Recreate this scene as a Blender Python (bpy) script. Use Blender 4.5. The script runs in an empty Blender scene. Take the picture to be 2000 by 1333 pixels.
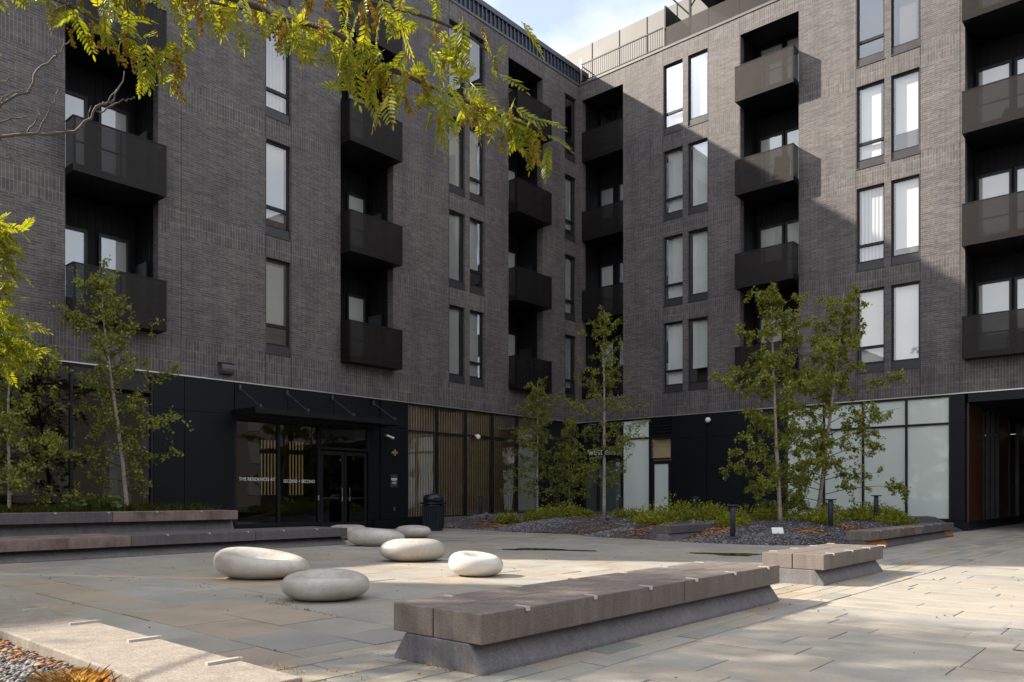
import bpy, math, random
import numpy as np
from mathutils import Vector, Matrix, noise as mnoise

R = math.radians
SC = bpy.context.scene
COL = SC.collection

# ------------------------------------------------------------------ camera
cam_d = bpy.data.cameras.new('camera')
cam = bpy.data.objects.new('camera', cam_d)
COL.objects.link(cam)
cam.location = (0, 0, 1.1)
cam.rotation_euler = (R(90), 0, R(41.317 - 90))
cam_d.sensor_width = 36.0
cam_d.lens = 36.0 * 1513 / 2000
cam_d.shift_y = (970 - 666.5) / 2000
cam_d.clip_end = 2000
cam_d.clip_start = 0.05
SC.camera = cam

# ------------------------------------------------------------------ light
SUN_DIR = Vector((0.517, -0.855, -0.70)).normalized()      # the way the light travels
EL = math.asin(-SUN_DIR.z)
sun_d = bpy.data.lights.new('sun', 'SUN')
sun_d.energy = 3.85
sun_d.angle = R(0.9)
sun_d.color = (1.0, 0.90, 0.77)
sun = bpy.data.objects.new('sun', sun_d)
COL.objects.link(sun)
sun.location = (-20, 30, 40)
sun.rotation_euler = SUN_DIR.to_track_quat('-Z', 'Y').to_euler()

w = bpy.data.worlds.new('World')
SC.world = w
w.use_nodes = True
nt = w.node_tree
nt.nodes.clear()
wo = nt.nodes.new('ShaderNodeOutputWorld')
bg = nt.nodes.new('ShaderNodeBackground')
sky = nt.nodes.new('ShaderNodeTexSky')
sky.sky_type = 'NISHITA'
sky.sun_disc = False
sky.sun_elevation = EL
sky.sun_rotation = math.atan2(-SUN_DIR.x, -SUN_DIR.y)
sky.air_density = 1.0
sky.dust_density = 1.5
tc = nt.nodes.new('ShaderNodeTexCoord')
mp = nt.nodes.new('ShaderNodeMapping')
mp.inputs['Scale'].default_value = (1.2, 1.2, 2.2)
mp.inputs['Location'].default_value = (1.37, 0.3, 0.0)
nz = nt.nodes.new('ShaderNodeTexNoise')
nz.inputs['Scale'].default_value = 2.2
nz.inputs['Detail'].default_value = 7
nz.inputs['Roughness'].default_value = 0.55
cr = nt.nodes.new('ShaderNodeValToRGB')
cr.color_ramp.elements[0].position = 0.36
cr.color_ramp.elements[0].color = (0.22, 0.22, 0.22, 1)
cr.color_ramp.elements[1].position = 0.62
cr.color_ramp.elements[1].color = (0.95, 0.95, 0.95, 1)
mx = nt.nodes.new('ShaderNodeMix')
mx.data_type = 'RGBA'
mx.inputs['B'].default_value = (5.75, 5.6, 5.5, 1)
nt.links.new(tc.outputs['Generated'], mp.inputs['Vector'])
nt.links.new(mp.outputs['Vector'], nz.inputs['Vector'])
nt.links.new(nz.outputs['Fac'], cr.inputs['Fac'])
nt.links.new(cr.outputs['Color'], mx.inputs['Factor'])
nt.links.new(sky.outputs['Color'], mx.inputs['A'])
nt.links.new(mx.outputs['Result'], bg.inputs['Color'])
bg.inputs['Strength'].default_value = 0.110
nt.links.new(bg.outputs['Background'], wo.inputs['Surface'])

SC.view_settings.view_transform = 'Standard'
SC.view_settings.look = 'None'
SC.view_settings.exposure = 1.45
SC.view_settings.gamma = 1.0
SC.render.engine = 'CYCLES'
SC.cycles.max_bounces = 6
SC.cycles.transparent_max_bounces = 16
SC.cycles.use_denoising = True
SC.cycles.sample_clamp_indirect = 4.0
SC.cycles.caustics_reflective = False
SC.cycles.caustics_refractive = False

# ------------------------------------------------------------------ material helpers
MATS = {}


class NB:
    def __init__(self, name):
        self.m = bpy.data.materials.new(name)
        self.m.use_nodes = True
        self.t = self.m.node_tree
        self.p = self.t.nodes['Principled BSDF']
        self.out = self.t.nodes['Material Output']

    def n(self, typ, **kw):
        nd = self.t.nodes.new('ShaderNode' + typ)
        for k, v in kw.items():
            setattr(nd, k, v)
        return nd

    def put(self, sock, val):
        if hasattr(val, 'is_linked') or isinstance(val, bpy.types.NodeSocket):
            self.t.links.new(val, sock)
        else:
            if sock.type == 'RGBA' and len(val) == 3:
                val = (*val, 1)
            sock.default_value = val

    def math(self, op, a, b=0.0, c=0.0):
        nd = self.n('Math', operation=op)
        self.put(nd.inputs[0], a)
        self.put(nd.inputs[1], b)
        self.put(nd.inputs[2], c)
        return nd.outputs[0]

    def mix(self, f, a, b, blend='MIX'):
        nd = self.n('Mix', data_type='RGBA', blend_type=blend)
        self.put(nd.inputs['Factor'], f)
        self.put(nd.inputs['A'], a)
        self.put(nd.inputs['B'], b)
        return nd.outputs['Result']

    def noise(self, scale, detail=4, rough=0.55, vec=None, obj=True):
        nd = self.n('TexNoise')
        nd.inputs['Scale'].default_value = scale
        nd.inputs['Detail'].default_value = detail
        nd.inputs['Roughness'].default_value = rough
        if vec is None:
            vec = self.pos()
        self.put(nd.inputs['Vector'], vec)
        return nd.outputs['Fac']

    def pos(self):
        if not hasattr(self, '_g'):
            self._g = self.n('NewGeometry')
        return self._g.outputs['Position']

    def ramp(self, f, stops):
        nd = self.n('ValToRGB')
        e = nd.color_ramp.elements
        while len(e) < len(stops):
            e.new(0.5)
        for k, (p, c) in enumerate(stops):
            e[k].position = p
            e[k].color = (*c, 1) if len(c) == 3 else c
        self.put(nd.inputs['Fac'], f)
        return nd.outputs['Color']

    def bump(self, h, strength=0.3, dist=0.01):
        nd = self.n('Bump')
        nd.inputs['Strength'].default_value = strength
        nd.inputs['Distance'].default_value = dist
        self.put(nd.inputs['Height'], h)
        self.put(self.p.inputs['Normal'], nd.outputs['Normal'])

    def done(self, key, col=None, rough=None, metal=None, spec=None):
        if col is not None:
            self.put(self.p.inputs['Base Color'], col)
        if rough is not None:
            self.put(self.p.inputs['Roughness'], rough)
        if metal is not None:
            self.put(self.p.inputs['Metallic'], metal)
        if spec is not None:
            self.put(self.p.inputs['Specular IOR Level'], spec)
        MATS[key] = self.m
        return self.m


def simple(key, col, rough=0.5, metal=0.0, var=0.25, scale=3.0, bump=0.0, bscale=60, spec=0.5):
    b = NB(key)
    f = b.noise(scale, 5)
    c = b.mix(f, tuple(x * (1 - var) for x in col), tuple(x * (1 + var) for x in col))
    r = b.math('MULTIPLY_ADD', f, 0.25, rough - 0.12)
    if bump:
        b.bump(b.noise(bscale, 3), bump, 0.01)
    b.done(key, c, r, metal, spec)


def rgb(*c):
    return tuple(c)


# brick: long dark units in running bond, soldier bands at every floor
b = NB('brick')
g = b.n('NewGeometry')
sp = b.n('SeparateXYZ'); b.put(sp.inputs[0], g.outputs['Position'])
sn = b.n('SeparateXYZ'); b.put(sn.inputs[0], g.outputs['True Normal'])
ax = b.math('ABSOLUTE', sn.outputs[0]); ay = b.math('ABSOLUTE', sn.outputs[1])
u = b.math('ADD', b.math('MULTIPLY', sp.outputs[0], ay), b.math('MULTIPLY', sp.outputs[1], ax))
z = sp.outputs[2]
c1 = b.n('CombineXYZ'); b.put(c1.inputs[0], u); b.put(c1.inputs[1], z)
c2 = b.n('CombineXYZ'); b.put(c2.inputs[0], z); b.put(c2.inputs[1], u)


def bricktex(vec, wd, ht, off, freq, mo=(0.185, 0.175, 0.168)):
    t = b.n('TexBrick')
    t.offset = off
    t.offset_frequency = freq
    b.put(t.inputs['Vector'], vec)
    b.put(t.inputs['Color1'], (0.120, 0.111, 0.109))
    b.put(t.inputs['Color2'], (0.074, 0.069, 0.070))
    b.put(t.inputs['Mortar'], mo)
    b.put(t.inputs['Scale'], 1.0)
    b.put(t.inputs['Mortar Size'], 0.006)
    b.put(t.inputs['Mortar Smooth'], 0.1)
    b.put(t.inputs['Bias'], 0.0)
    b.put(t.inputs['Brick Width'], wd)
    b.put(t.inputs['Row Height'], ht)
    return t


t1 = bricktex(c1.outputs[0], 0.29, 0.066, 0.5, 2)
t2 = bricktex(c2.outputs[0], 0.34, 0.082, 0.0, 2, (0.215, 0.203, 0.196))
fr = b.math('MULTIPLY', b.math('FRACT', b.math('DIVIDE', b.math('SUBTRACT', z, 8.23 - 3.535 * 2), 3.535)), 3.535)
m1 = b.math('LESS_THAN', fr, 0.68)
m2 = b.math('LESS_THAN', z, 5.40)
msk = b.math('MAXIMUM', m1, m2)
colr = b.mix(msk, t1.outputs['Color'], t2.outputs['Color'])
mort = b.math('ADD', b.math('MULTIPLY', t1.outputs['Fac'], b.math('SUBTRACT', 1.0, msk)), b.math('MULTIPLY', t2.outputs['Fac'], msk))
big = b.noise(0.45, 5, 0.6)
colr = b.mix(1.0, colr, b.ramp(big, [(0.3, (0.80, 0.80, 0.82)), (0.7, (1.15, 1.13, 1.10))]), 'MULTIPLY')
fine = b.noise(9.0, 3, 0.7)
mst = b.n('Mapping'); b.put(mst.inputs['Vector'], b.pos()); mst.inputs['Scale'].default_value = (1.6, 1.6, 0.16)
colr = b.mix(1.0, colr, b.ramp(b.noise(1.0, 5, 0.65, mst.outputs[0]), [(0.30, (0.80, 0.80, 0.82)), (0.5, (1, 1, 1)), (0.7, (1.14, 1.12, 1.10))]), 'MULTIPLY')
mcl = b.n('Mapping'); b.put(mcl.inputs['Vector'], b.pos()); mcl.inputs['Scale'].default_value = (1.1, 1.1, 9.0)
colr = b.mix(1.0, colr, b.ramp(b.noise(1.5, 3, 0.6, mcl.outputs[0]), [(0.32, (0.80, 0.80, 0.81)), (0.68, (1.18, 1.16, 1.14))]), 'MULTIPLY')
colr = b.mix(1.0, colr, b.ramp(fine, [(0.3, (0.78, 0.78, 0.78)), (0.72, (1.22, 1.2, 1.18))]), 'MULTIPLY')
b.bump(b.math('ADD', b.math('MULTIPLY', mort, -1.0), b.math('MULTIPLY', fine, 0.5)), 0.55, 0.012)
b.done('brick', colr, 0.62, 0, 0.4)

simple('dark_metal', rgb(0.006, 0.0065, 0.008), 0.45, 0.0, 0.3, 1.5, spec=0.25)
simple('panel_metal', rgb(0.005, 0.006, 0.009), 0.42, 0.0, 0.25, 0.8, spec=0.22)
simple('frame_metal', rgb(0.010, 0.0105, 0.013), 0.4, 0.0, 0.2, 2, spec=0.3)
simple('sill_metal', rgb(0.030, 0.029, 0.032), 0.4, 0.0, 0.15, 2)
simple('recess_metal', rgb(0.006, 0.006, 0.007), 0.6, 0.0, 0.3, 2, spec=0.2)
simple('coping', rgb(0.10, 0.095, 0.09), 0.45, 0.2, 0.15, 1)
simple('pale_metal', rgb(0.125, 0.12, 0.113), 0.5, 0.0, 0.12, 0.7)
simple('cornice_metal', rgb(0.05, 0.06, 0.085), 0.35, 0.3, 0.15, 1)
simple('roof_deck', rgb(0.10, 0.10, 0.10), 0.8)
simple('steel', rgb(0.55, 0.54, 0.51), 0.35, 0.85, 0.12, 5)
simple('stop_metal', rgb(0.50, 0.48, 0.43), 0.4, 0.1, 0.1, 6)
simple('bollard_metal', rgb(0.035, 0.045, 0.075), 0.45, 0.1, 0.2, 4)
simple('bin_metal', rgb(0.010, 0.013, 0.022), 0.3, 0.1, 0.3, 4)
simple('white_plastic', rgb(0.75, 0.75, 0.73), 0.4, 0, 0.05)
simple('grey_plastic', rgb(0.07, 0.07, 0.073), 0.4, 0, 0.1)
simple('plaque_grey', rgb(0.05, 0.05, 0.055), 0.35)
simple('gold', rgb(0.55, 0.36, 0.14), 0.35, 0.7, 0.1)
simple('letter_white', rgb(0.75, 0.77, 0.77), 0.5, 0, 0.02)
simple('wood_slat', rgb(0.66, 0.47, 0.28), 0.55, 0, 0.35, 2.5)
simple('wood_panel', rgb(0.06, 0.022, 0.013), 0.33, 0, 0.35, 1.2)
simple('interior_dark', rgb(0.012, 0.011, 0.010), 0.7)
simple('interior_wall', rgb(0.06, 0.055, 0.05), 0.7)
simple('furniture_dark', rgb(0.02, 0.02, 0.021), 0.6)
simple('joint_sand', rgb(0.030, 0.027, 0.022), 0.95, 0, 0.4, 2, 0.4)
b = NB('mulch')
oi = b.n('NewGeometry')
c = b.ramp(oi.outputs['Random Per Island'], [(0, (0.07, 0.035, 0.018)), (0.35, (0.22, 0.085, 0.03)), (0.7, (0.40, 0.16, 0.05)), (1, (0.55, 0.33, 0.15))])
b.done('mulch', c, 0.85)
simple('soil', rgb(0.035, 0.028, 0.02), 0.95, 0, 0.4, 6, 0.5, 40)
simple('branch_bark', rgb(0.055, 0.040, 0.032), 0.85, 0, 0.4, 30, 0.4, 90)
simple('dead_twig', rgb(0.10, 0.082, 0.072), 0.8, 0, 0.35, 40)
simple('townhouse_brick', rgb(0.055, 0.045, 0.04), 0.8, 0, 0.3, 1.5)
simple('townhouse_roof', rgb(0.05, 0.05, 0.055), 0.7)
simple('white_trim', rgb(0.09, 0.09, 0.088), 0.5)
simple('moss', rgb(0.10, 0.13, 0.015), 0.9, 0, 0.4, 20)

# blinds and curtains
b = NB('blind')
sp = b.n('SeparateXYZ'); b.put(sp.inputs[0], b.pos())
wv = b.noise(0.7, 2)
oi = b.n('ObjectInfo')
c = b.mix(oi.outputs['Random'], (0.74, 0.74, 0.71), (0.90, 0.90, 0.88))
c = b.mix(1.0, c, b.ramp(wv, [(0.3, (0.9, 0.9, 0.9)), (0.7, (1.04, 1.04, 1.03))]), 'MULTIPLY')
b.done('blind', c, 0.75)

b = NB('curtain')
sp = b.n('SeparateXYZ'); b.put(sp.inputs[0], b.pos())
uu = b.math('ADD', sp.outputs[0], sp.outputs[1])
s = b.math('MULTIPLY_ADD', b.math('SINE', b.math('MULTIPLY', uu, 52.0)), 0.5, 0.5)
c = b.mix(s, (0.42, 0.45, 0.52), (0.72, 0.74, 0.78))
b.bump(s, 0.5, 0.03)
b.done('curtain', c, 0.8)

# thin window glass: reflection over a clear pane
def glass(key, tint, base):
    b = NB(key)
    tr = b.n('BsdfTransparent'); b.put(tr.inputs['Color'], tint)
    gl = b.n('BsdfGlossy'); b.put(gl.inputs['Roughness'], 0.015)
    b.put(gl.inputs['Color'], (0.95, 0.97, 1.0))
    bm = b.n('Bump'); bm.inputs['Strength'].default_value = 0.012; bm.inputs['Distance'].default_value = 0.3
    b.put(bm.inputs['Height'], b.noise(0.9, 1)); b.put(gl.inputs['Normal'], bm.outputs['Normal'])
    fz = b.n('Fresnel'); b.put(fz.inputs['IOR'], 1.52)
    f = b.math('ADD', b.math('MULTIPLY', fz.outputs[0], 1.9), base)
    ms = b.n('MixShader')
    b.put(ms.inputs[0], f); b.t.links.new(tr.outputs[0], ms.inputs[1]); b.t.links.new(gl.outputs[0], ms.inputs[2])
    b.t.links.new(ms.outputs[0], b.out.inputs['Surface'])
    MATS[key] = b.m


glass('glass', (0.96, 0.98, 0.97, 1), 0.10)
glass('dark_glass', (0.42, 0.44, 0.44, 1), 0.01)

b = NB('frosted_glass')
sp = b.n('SeparateXYZ'); b.put(sp.inputs[0], b.pos())
f = b.noise(0.5, 3)
c = b.mix(f, (0.58, 0.66, 0.62), (0.66, 0.70, 0.63))
b.put(b.p.inputs['Coat Weight'], 1.0)
b.put(b.p.inputs['Coat Roughness'], 0.02)
b.done('frosted_glass', c, 0.55)

# perforated sheet: the holes are far below a pixel, so light simply leaks through
b = NB('perforated')
tr = b.n('BsdfTransparent')
f = b.noise(1.3, 4)
b.put(b.p.inputs['Base Color'], b.mix(f, (0.016, 0.0135, 0.0125), (0.028, 0.024, 0.021)))
b.put(b.p.inputs['Roughness'], 0.5)
b.put(b.p.inputs['Metallic'], 0.65)
ms = b.n('MixShader'); ms.inputs[0].default_value = 0.28
b.t.links.new(b.p.outputs[0], ms.inputs[1]); b.t.links.new(tr.outputs[0], ms.inputs[2])
b.t.links.new(ms.outputs[0], b.out.inputs['Surface'])
MATS['perforated'] = b.m

# granite and cast stone
def granite(key, a, c, stain, scale=170, rough=0.75, streak=0.5):
    b = NB(key)
    f = b.noise(scale, 2, 0.8)
    col = b.mix(b.ramp(f, [(0.38, (0, 0, 0)), (0.62, (1, 1, 1))]), a, c)
    g2 = b.noise(2.3, 6, 0.65)
    col = b.mix(b.ramp(g2, [(0.42, (0, 0, 0)), (0.72, (streak, streak, streak))]), col, stain)
    mpn = b.n('Mapping'); b.put(mpn.inputs['Vector'], b.pos()); mpn.inputs['Scale'].default_value = (5, 5, 0.5)
    st = b.noise(3.0, 4, 0.6, mpn.outputs[0])
    col = b.mix(1.0, col, b.ramp(st, [(0.3, (0.78, 0.77, 0.76)), (0.65, (1.08, 1.07, 1.05))]), 'MULTIPLY')
    b.bump(f, 0.35, 0.004)
    b.done(key, col, rough)


granite('granite', (0.105, 0.088, 0.078), (0.225, 0.19, 0.168), (0.085, 0.07, 0.066), 130)
granite('granite_light', (0.18, 0.155, 0.128), (0.345, 0.305, 0.255), (0.20, 0.17, 0.14), 110, 0.85, 0.4)
granite('granite_dark', (0.075, 0.070, 0.076), (0.145, 0.135, 0.14), (0.055, 0.05, 0.055), 150)
granite('granite_stained', (0.17, 0.125, 0.11), (0.29, 0.23, 0.205), (0.055, 0.032, 0.028), 150, 0.8, 0.9)
granite('cast_base', (0.105, 0.10, 0.11), (0.165, 0.157, 0.166), (0.22, 0.21, 0.21), 60, 0.7, 0.5)
granite('sun_patch_stone', (0.32, 0.13, 0.035), (0.50, 0.22, 0.06), (0.16, 0.06, 0.025), 30, 0.6, 0.8)  # orange colour standing in for sunlight on a bench base

# pebble seats
b = NB('pebble')
oi = b.n('ObjectInfo')
f = b.noise(1.6, 6, 0.6)
f2 = b.noise(14, 4, 0.7)
c = b.mix(b.ramp(f, [(0.40, (0, 0, 0)), (0.70, (0.75, 0.75, 0.75))]), (0.60, 0.565, 0.515), (0.30, 0.26, 0.21))
c = b.mix(b.ramp(f2, [(0.45, (0, 0, 0)), (0.75, (0.4, 0.4, 0.4))]), c, (0.36, 0.32, 0.27))
c = b.mix(oi.outputs['Random'], c, b.mix(1.0, c, (0.86, 0.85, 0.84), 'MULTIPLY'))
f3 = b.noise(5.5, 5, 0.7)
c = b.mix(b.ramp(f3, [(0.56, (0, 0, 0)), (0.72, (0.55, 0.55, 0.55))]), c, (0.24, 0.195, 0.15))
f4 = b.noise(120, 2, 0.7)
c = b.mix(1.0, c, b.ramp(f4, [(0.35, (0.88, 0.88, 0.87)), (0.65, (1.05, 1.05, 1.05))]), 'MULTIPLY')
b.bump(f2, 0.10, 0.01)
b.done('pebble', c, 0.38, 0, 0.45)
b = NB('pebble_white')
f = b.noise(2.2, 5, 0.6)
c = b.mix(b.ramp(f, [(0.5, (0, 0, 0)), (0.8, (0.45, 0.45, 0.45))]), (0.63, 0.60, 0.545), (0.42, 0.36, 0.29))
b.done('pebble_white', c, 0.26, 0, 0.5)

# bluestone pavers, one tone per stone
def paver_mat(key, tones, val=1.0):
    b = NB(key)
    oi = b.n('ObjectInfo')
    gg = b.n('NewGeometry')
    r = b.math('FRACT', b.math('ADD', oi.outputs['Random'], b.math('MULTIPLY', gg.outputs['Random Per Island'], 7.31)))
    n_ = len(tones)
    col = b.ramp(r, [(i / n_, t) for i, t in enumerate(tones)])
    nd = [x for x in b.t.nodes if x.type == 'VALTORGB'][-1]
    nd.color_ramp.interpolation = 'CONSTANT'
    off = b.n('VectorMath', operation='ADD')
    cx = b.n('CombineXYZ'); b.put(cx.inputs[2], b.math('MULTIPLY', r, 37.0))
    b.put(off.inputs[0], b.pos()); b.put(off.inputs[1], cx.outputs[0])
    cl = b.noise(1.6, 5, 0.6, off.outputs[0])
    col = b.mix(1.0, col, b.ramp(cl, [(0.3, (0.84, 0.845, 0.85)), (0.5, (1.0, 1.0, 1.0)), (0.72, (1.13, 1.06, 0.98))]), 'MULTIPLY')
    wide = b.noise(0.35, 4, 0.6)
    col = b.mix(1.0, col, b.ramp(wide, [(0.32, (0.86, 0.86, 0.86)), (0.66, (1.08, 1.07, 1.05))]), 'MULTIPLY')
    fine = b.noise(45, 3, 0.7)
    col = b.mix(1.0, col, b.ramp(fine, [(0.3, (0.88, 0.88, 0.88)), (0.7, (1.08, 1.08, 1.08))]), 'MULTIPLY')
    b.bump(b.math('ADD', fine, b.math('MULTIPLY', cl, 1.5)), 0.22, 0.006)
    b.done(key, col, b.math('MULTIPLY_ADD', cl, 0.3, 0.45), 0, 0.45)


paver_mat('bluestone', [(0.325, 0.305, 0.265), (0.345, 0.312, 0.262), (0.305, 0.298, 0.268), (0.36, 0.30, 0.235), (0.332, 0.315, 0.272), (0.325, 0.29, 0.242), (0.345, 0.335, 0.302), (0.312, 0.30, 0.265)])
paver_mat('plank_stone', [(0.33, 0.315, 0.27), (0.29, 0.292, 0.265), (0.36, 0.32, 0.255), (0.25, 0.255, 0.235), (0.38, 0.345, 0.285), (0.31, 0.31, 0.28), (0.33, 0.275, 0.20)])
paver_mat('walk_stone', [(0.335, 0.312, 0.272), (0.355, 0.328, 0.28), (0.318, 0.308, 0.278), (0.362, 0.328, 0.275), (0.338, 0.318, 0.278), (0.325, 0.30, 0.258)])

b = NB('puddle')
b.done('puddle', (0.03, 0.03, 0.022), 0.03, 0, 0.8)

b = NB('gravel')
oi = b.n('NewGeometry')
c = b.ramp(oi.outputs['Random Per Island'], [(0, (0.055, 0.055, 0.06)), (0.4, (0.115, 0.112, 0.12)), (0.75, (0.19, 0.183, 0.188)), (1, (0.32, 0.30, 0.285))])
b.done('gravel', c, 0.85)
b = NB('gravel_bed')
vo = b.n('TexVoronoi'); vo.inputs['Scale'].default_value = 26; b.put(vo.inputs['Vector'], b.pos())
c = b.mix(1.0, vo.outputs['Color'], (0.13, 0.13, 0.135), 'MULTIPLY')
b.bump(vo.outputs['Distance'], 0.9, 0.03)
b.done('gravel_bed', c, 0.9)
b = NB('pebble_gravel')
oi = b.n('NewGeometry')
c = b.ramp(oi.outputs['Random Per Island'], [(0, (0.07, 0.075, 0.085)), (0.35, (0.16, 0.16, 0.165)), (0.7, (0.25, 0.235, 0.215)), (0.92, (0.30, 0.23, 0.16)), (1, (0.42, 0.40, 0.36))])
b.done('pebble_gravel', c, 0.8)


def leaf_mat(key, cols, trans=0.45, rough=0.45):
    b = NB(key)
    gg = b.n('NewGeometry')
    oi = b.n('ObjectInfo')
    r = b.math('FRACT', b.math('ADD', gg.outputs['Random Per Island'], oi.outputs['Random']))
    col = b.ramp(r, [(i / (len(cols) - 1), c) for i, c in enumerate(cols)])
    cl = b.noise(1.1, 3)
    col = b.mix(1.0, col, b.ramp(cl, [(0.3, (0.72, 0.76, 0.7)), (0.7, (1.2, 1.15, 1.1))]), 'MULTIPLY')
    b.put(b.p.inputs['Base Color'], col)
    b.put(b.p.inputs['Roughness'], rough)
    tl = b.n('BsdfTranslucent')
    b.put(tl.inputs['Color'], b.mix(1.0, col, (1.5, 1.35, 0.6), 'MULTIPLY'))
    ms = b.n('MixShader'); ms.inputs[0].default_value = trans
    b.t.links.new(b.p.outputs[0], ms.inputs[1]); b.t.links.new(tl.outputs[0], ms.inputs[2])
    b.t.links.new(ms.outputs[0], b.out.inputs['Surface'])
    MATS[key] = b.m


leaf_mat('birch_leaf', [(0.08, 0.125, 0.024), (0.19, 0.24, 0.04), (0.31, 0.33, 0.05), (0.12, 0.175, 0.036), (0.42, 0.40, 0.06)], 0.45)
leaf_mat('locust_leaf', [(0.17, 0.215, 0.014), (0.26, 0.28, 0.016), (0.12, 0.165, 0.014), (0.35, 0.335, 0.02)], 0.58)
leaf_mat('catkin', [(0.30, 0.21, 0.02), (0.40, 0.29, 0.03), (0.24, 0.16, 0.02)], 0.4, 0.7)
leaf_mat('shrub_leaf', [(0.11, 0.14, 0.014), (0.22, 0.25, 0.018), (0.33, 0.34, 0.022), (0.15, 0.18, 0.016)], 0.35)
leaf_mat('grass_blade', [(0.05, 0.08, 0.012), (0.10, 0.13, 0.014), (0.16, 0.17, 0.02)], 0.35)
leaf_mat('plant_leaf', [(0.05, 0.09, 0.02), (0.08, 0.12, 0.025), (0.10, 0.14, 0.03)], 0.3)
leaf_mat('tan_grass', [(0.34, 0.19, 0.08), (0.50, 0.33, 0.16), (0.66, 0.50, 0.30), (0.28, 0.14, 0.06)], 0.35, 0.6)

b = NB('birch_bark')
mpn = b.n('Mapping'); b.put(mpn.inputs['Vector'], b.pos()); mpn.inputs['Scale'].default_value = (4, 4, 16)
f = b.noise(2.2, 4, 0.6, mpn.outputs[0])
c = b.mix(b.ramp(f, [(0.55, (0, 0, 0)), (0.66, (1, 1, 1))]), (0.33, 0.285, 0.235), (0.06, 0.048, 0.04))
b.done('birch_bark', c, 0.75)

b = NB('warm_light')
em = b.n('Emission'); b.put(em.inputs['Color'], (1.0, 0.66, 0.34)); b.put(em.inputs['Strength'], 0.07)
b.t.links.new(em.outputs[0], b.out.inputs['Surface'])
MATS['warm_light'] = b.m
b = NB('red_light')
em = b.n('Emission'); b.put(em.inputs['Color'], (1.0, 0.03, 0.05)); b.put(em.inputs['Strength'], 0.25)
b.t.links.new(em.outputs[0], b.out.inputs['Surface'])
MATS['red_light'] = b.m


# ------------------------------------------------------------------ mesh helpers
class MB:
    def __init__(self):
        self.v = []
        self.f = []

    def quad(self, a, b_, c, d):
        k = len(self.v)
        self.v += [a, b_, c, d]
        self.f.append((k, k + 1, k + 2, k + 3))

    def box(self, x0, x1, y0, y1, z0, z1):
        x0, x1 = min(x0, x1), max(x0, x1)
        y0, y1 = min(y0, y1), max(y0, y1)
        k = len(self.v)
        self.v += [(x0, y0, z0), (x1, y0, z0), (x1, y1, z0), (x0, y1, z0), (x0, y0, z1), (x1, y0, z1), (x1, y1, z1), (x0, y1, z1)]
        for q in ((0, 3, 2, 1), (4, 5, 6, 7), (0, 1, 5, 4), (1, 2, 6, 5), (2, 3, 7, 6), (3, 0, 4, 7)):
            self.f.append(tuple(k + i for i in q))

    def tube(self, pts, rad, n=8, cap=True):
        pts = [Vector(p) for p in pts]
        if not hasattr(rad, '__len__'):
            rad = [rad] * len(pts)
        k0 = len(self.v)
        for i, p in enumerate(pts):
            d = (pts[min(i + 1, len(pts) - 1)] - pts[max(i - 1, 0)]).normalized()
            s = d.cross(Vector((0, 0, 1)))
            if s.length < 1e-3:
                s = Vector((1, 0, 0))
            s.normalize()
            t = d.cross(s)
            for j in range(n):
                a = 2 * math.pi * j / n
                self.v.append(tuple(p + (s * math.cos(a) + t * math.sin(a)) * rad[i]))
        for i in range(len(pts) - 1):
            for j in range(n):
                a = k0 + i * n + j
                b2 = k0 + i * n + (j + 1) % n
                self.f.append((a, b2, b2 + n, a + n))
        if cap:
            self.f.append(tuple(k0 + j for j in range(n))[::-1])
            self.f.append(tuple(k0 + (len(pts) - 1) * n + j for j in range(n)))

    def lathe(self, prof, cx, cy, n=20):
        k0 = len(self.v)
        for r, zz in prof:
            for j in range(n):
                a = 2 * math.pi * j / n
                self.v.append((cx + r * math.cos(a), cy + r * math.sin(a), zz))
        for i in range(len(prof) - 1):
            for j in range(n):
                a = k0 + i * n + j
                b2 = k0 + i * n + (j + 1) % n
                self.f.append((a, b2, b2 + n, a + n))
        self.f.append(tuple(k0 + j for j in range(n))[::-1])
        self.f.append(tuple(k0 + (len(prof) - 1) * n + j for j in range(n)))

    def mesh(self, name):
        me = bpy.data.meshes.new(name)
        me.from_pydata(self.v, [], self.f)
        return me

    def build(self, name, mat, parent=None, smooth=False):
        return obj(name, self.mesh(name), mat, parent, smooth)


def obj(name, me, mat, parent=None, smooth=False):
    o = bpy.data.objects.new(name, me)
    COL.objects.link(o)
    if mat and not me.materials:
        me.materials.append(MATS[mat])
    if smooth:
        me.polygons.foreach_set('use_smooth', [True] * len(me.polygons))
    if parent:
        o.parent = parent
        if parent.parent is None:
            o.location = -parent.location          # meshes are drawn in world coordinates
    return o


def thing(name, label, cat, loc=(0, 0, 0), group=None):
    o = bpy.data.objects.new(name, None)
    COL.objects.link(o)
    o.empty_display_size = 0.3
    o.location = loc
    o['label'] = label
    o['category'] = cat
    if group:
        o['group'] = group
    return o


def tag(o, label, cat, group=None, kind=None):
    if label:
        o['label'] = label
    if cat:
        o['category'] = cat
    if group:
        o['group'] = group
    if kind:
        o['kind'] = kind
    return o


def bevel(o, wd=0.008, seg=2):
    m = o.modifiers.new('bevel', 'BEVEL')
    m.width = wd
    m.segments = seg
    m.limit_method = 'ANGLE'
    return o


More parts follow.
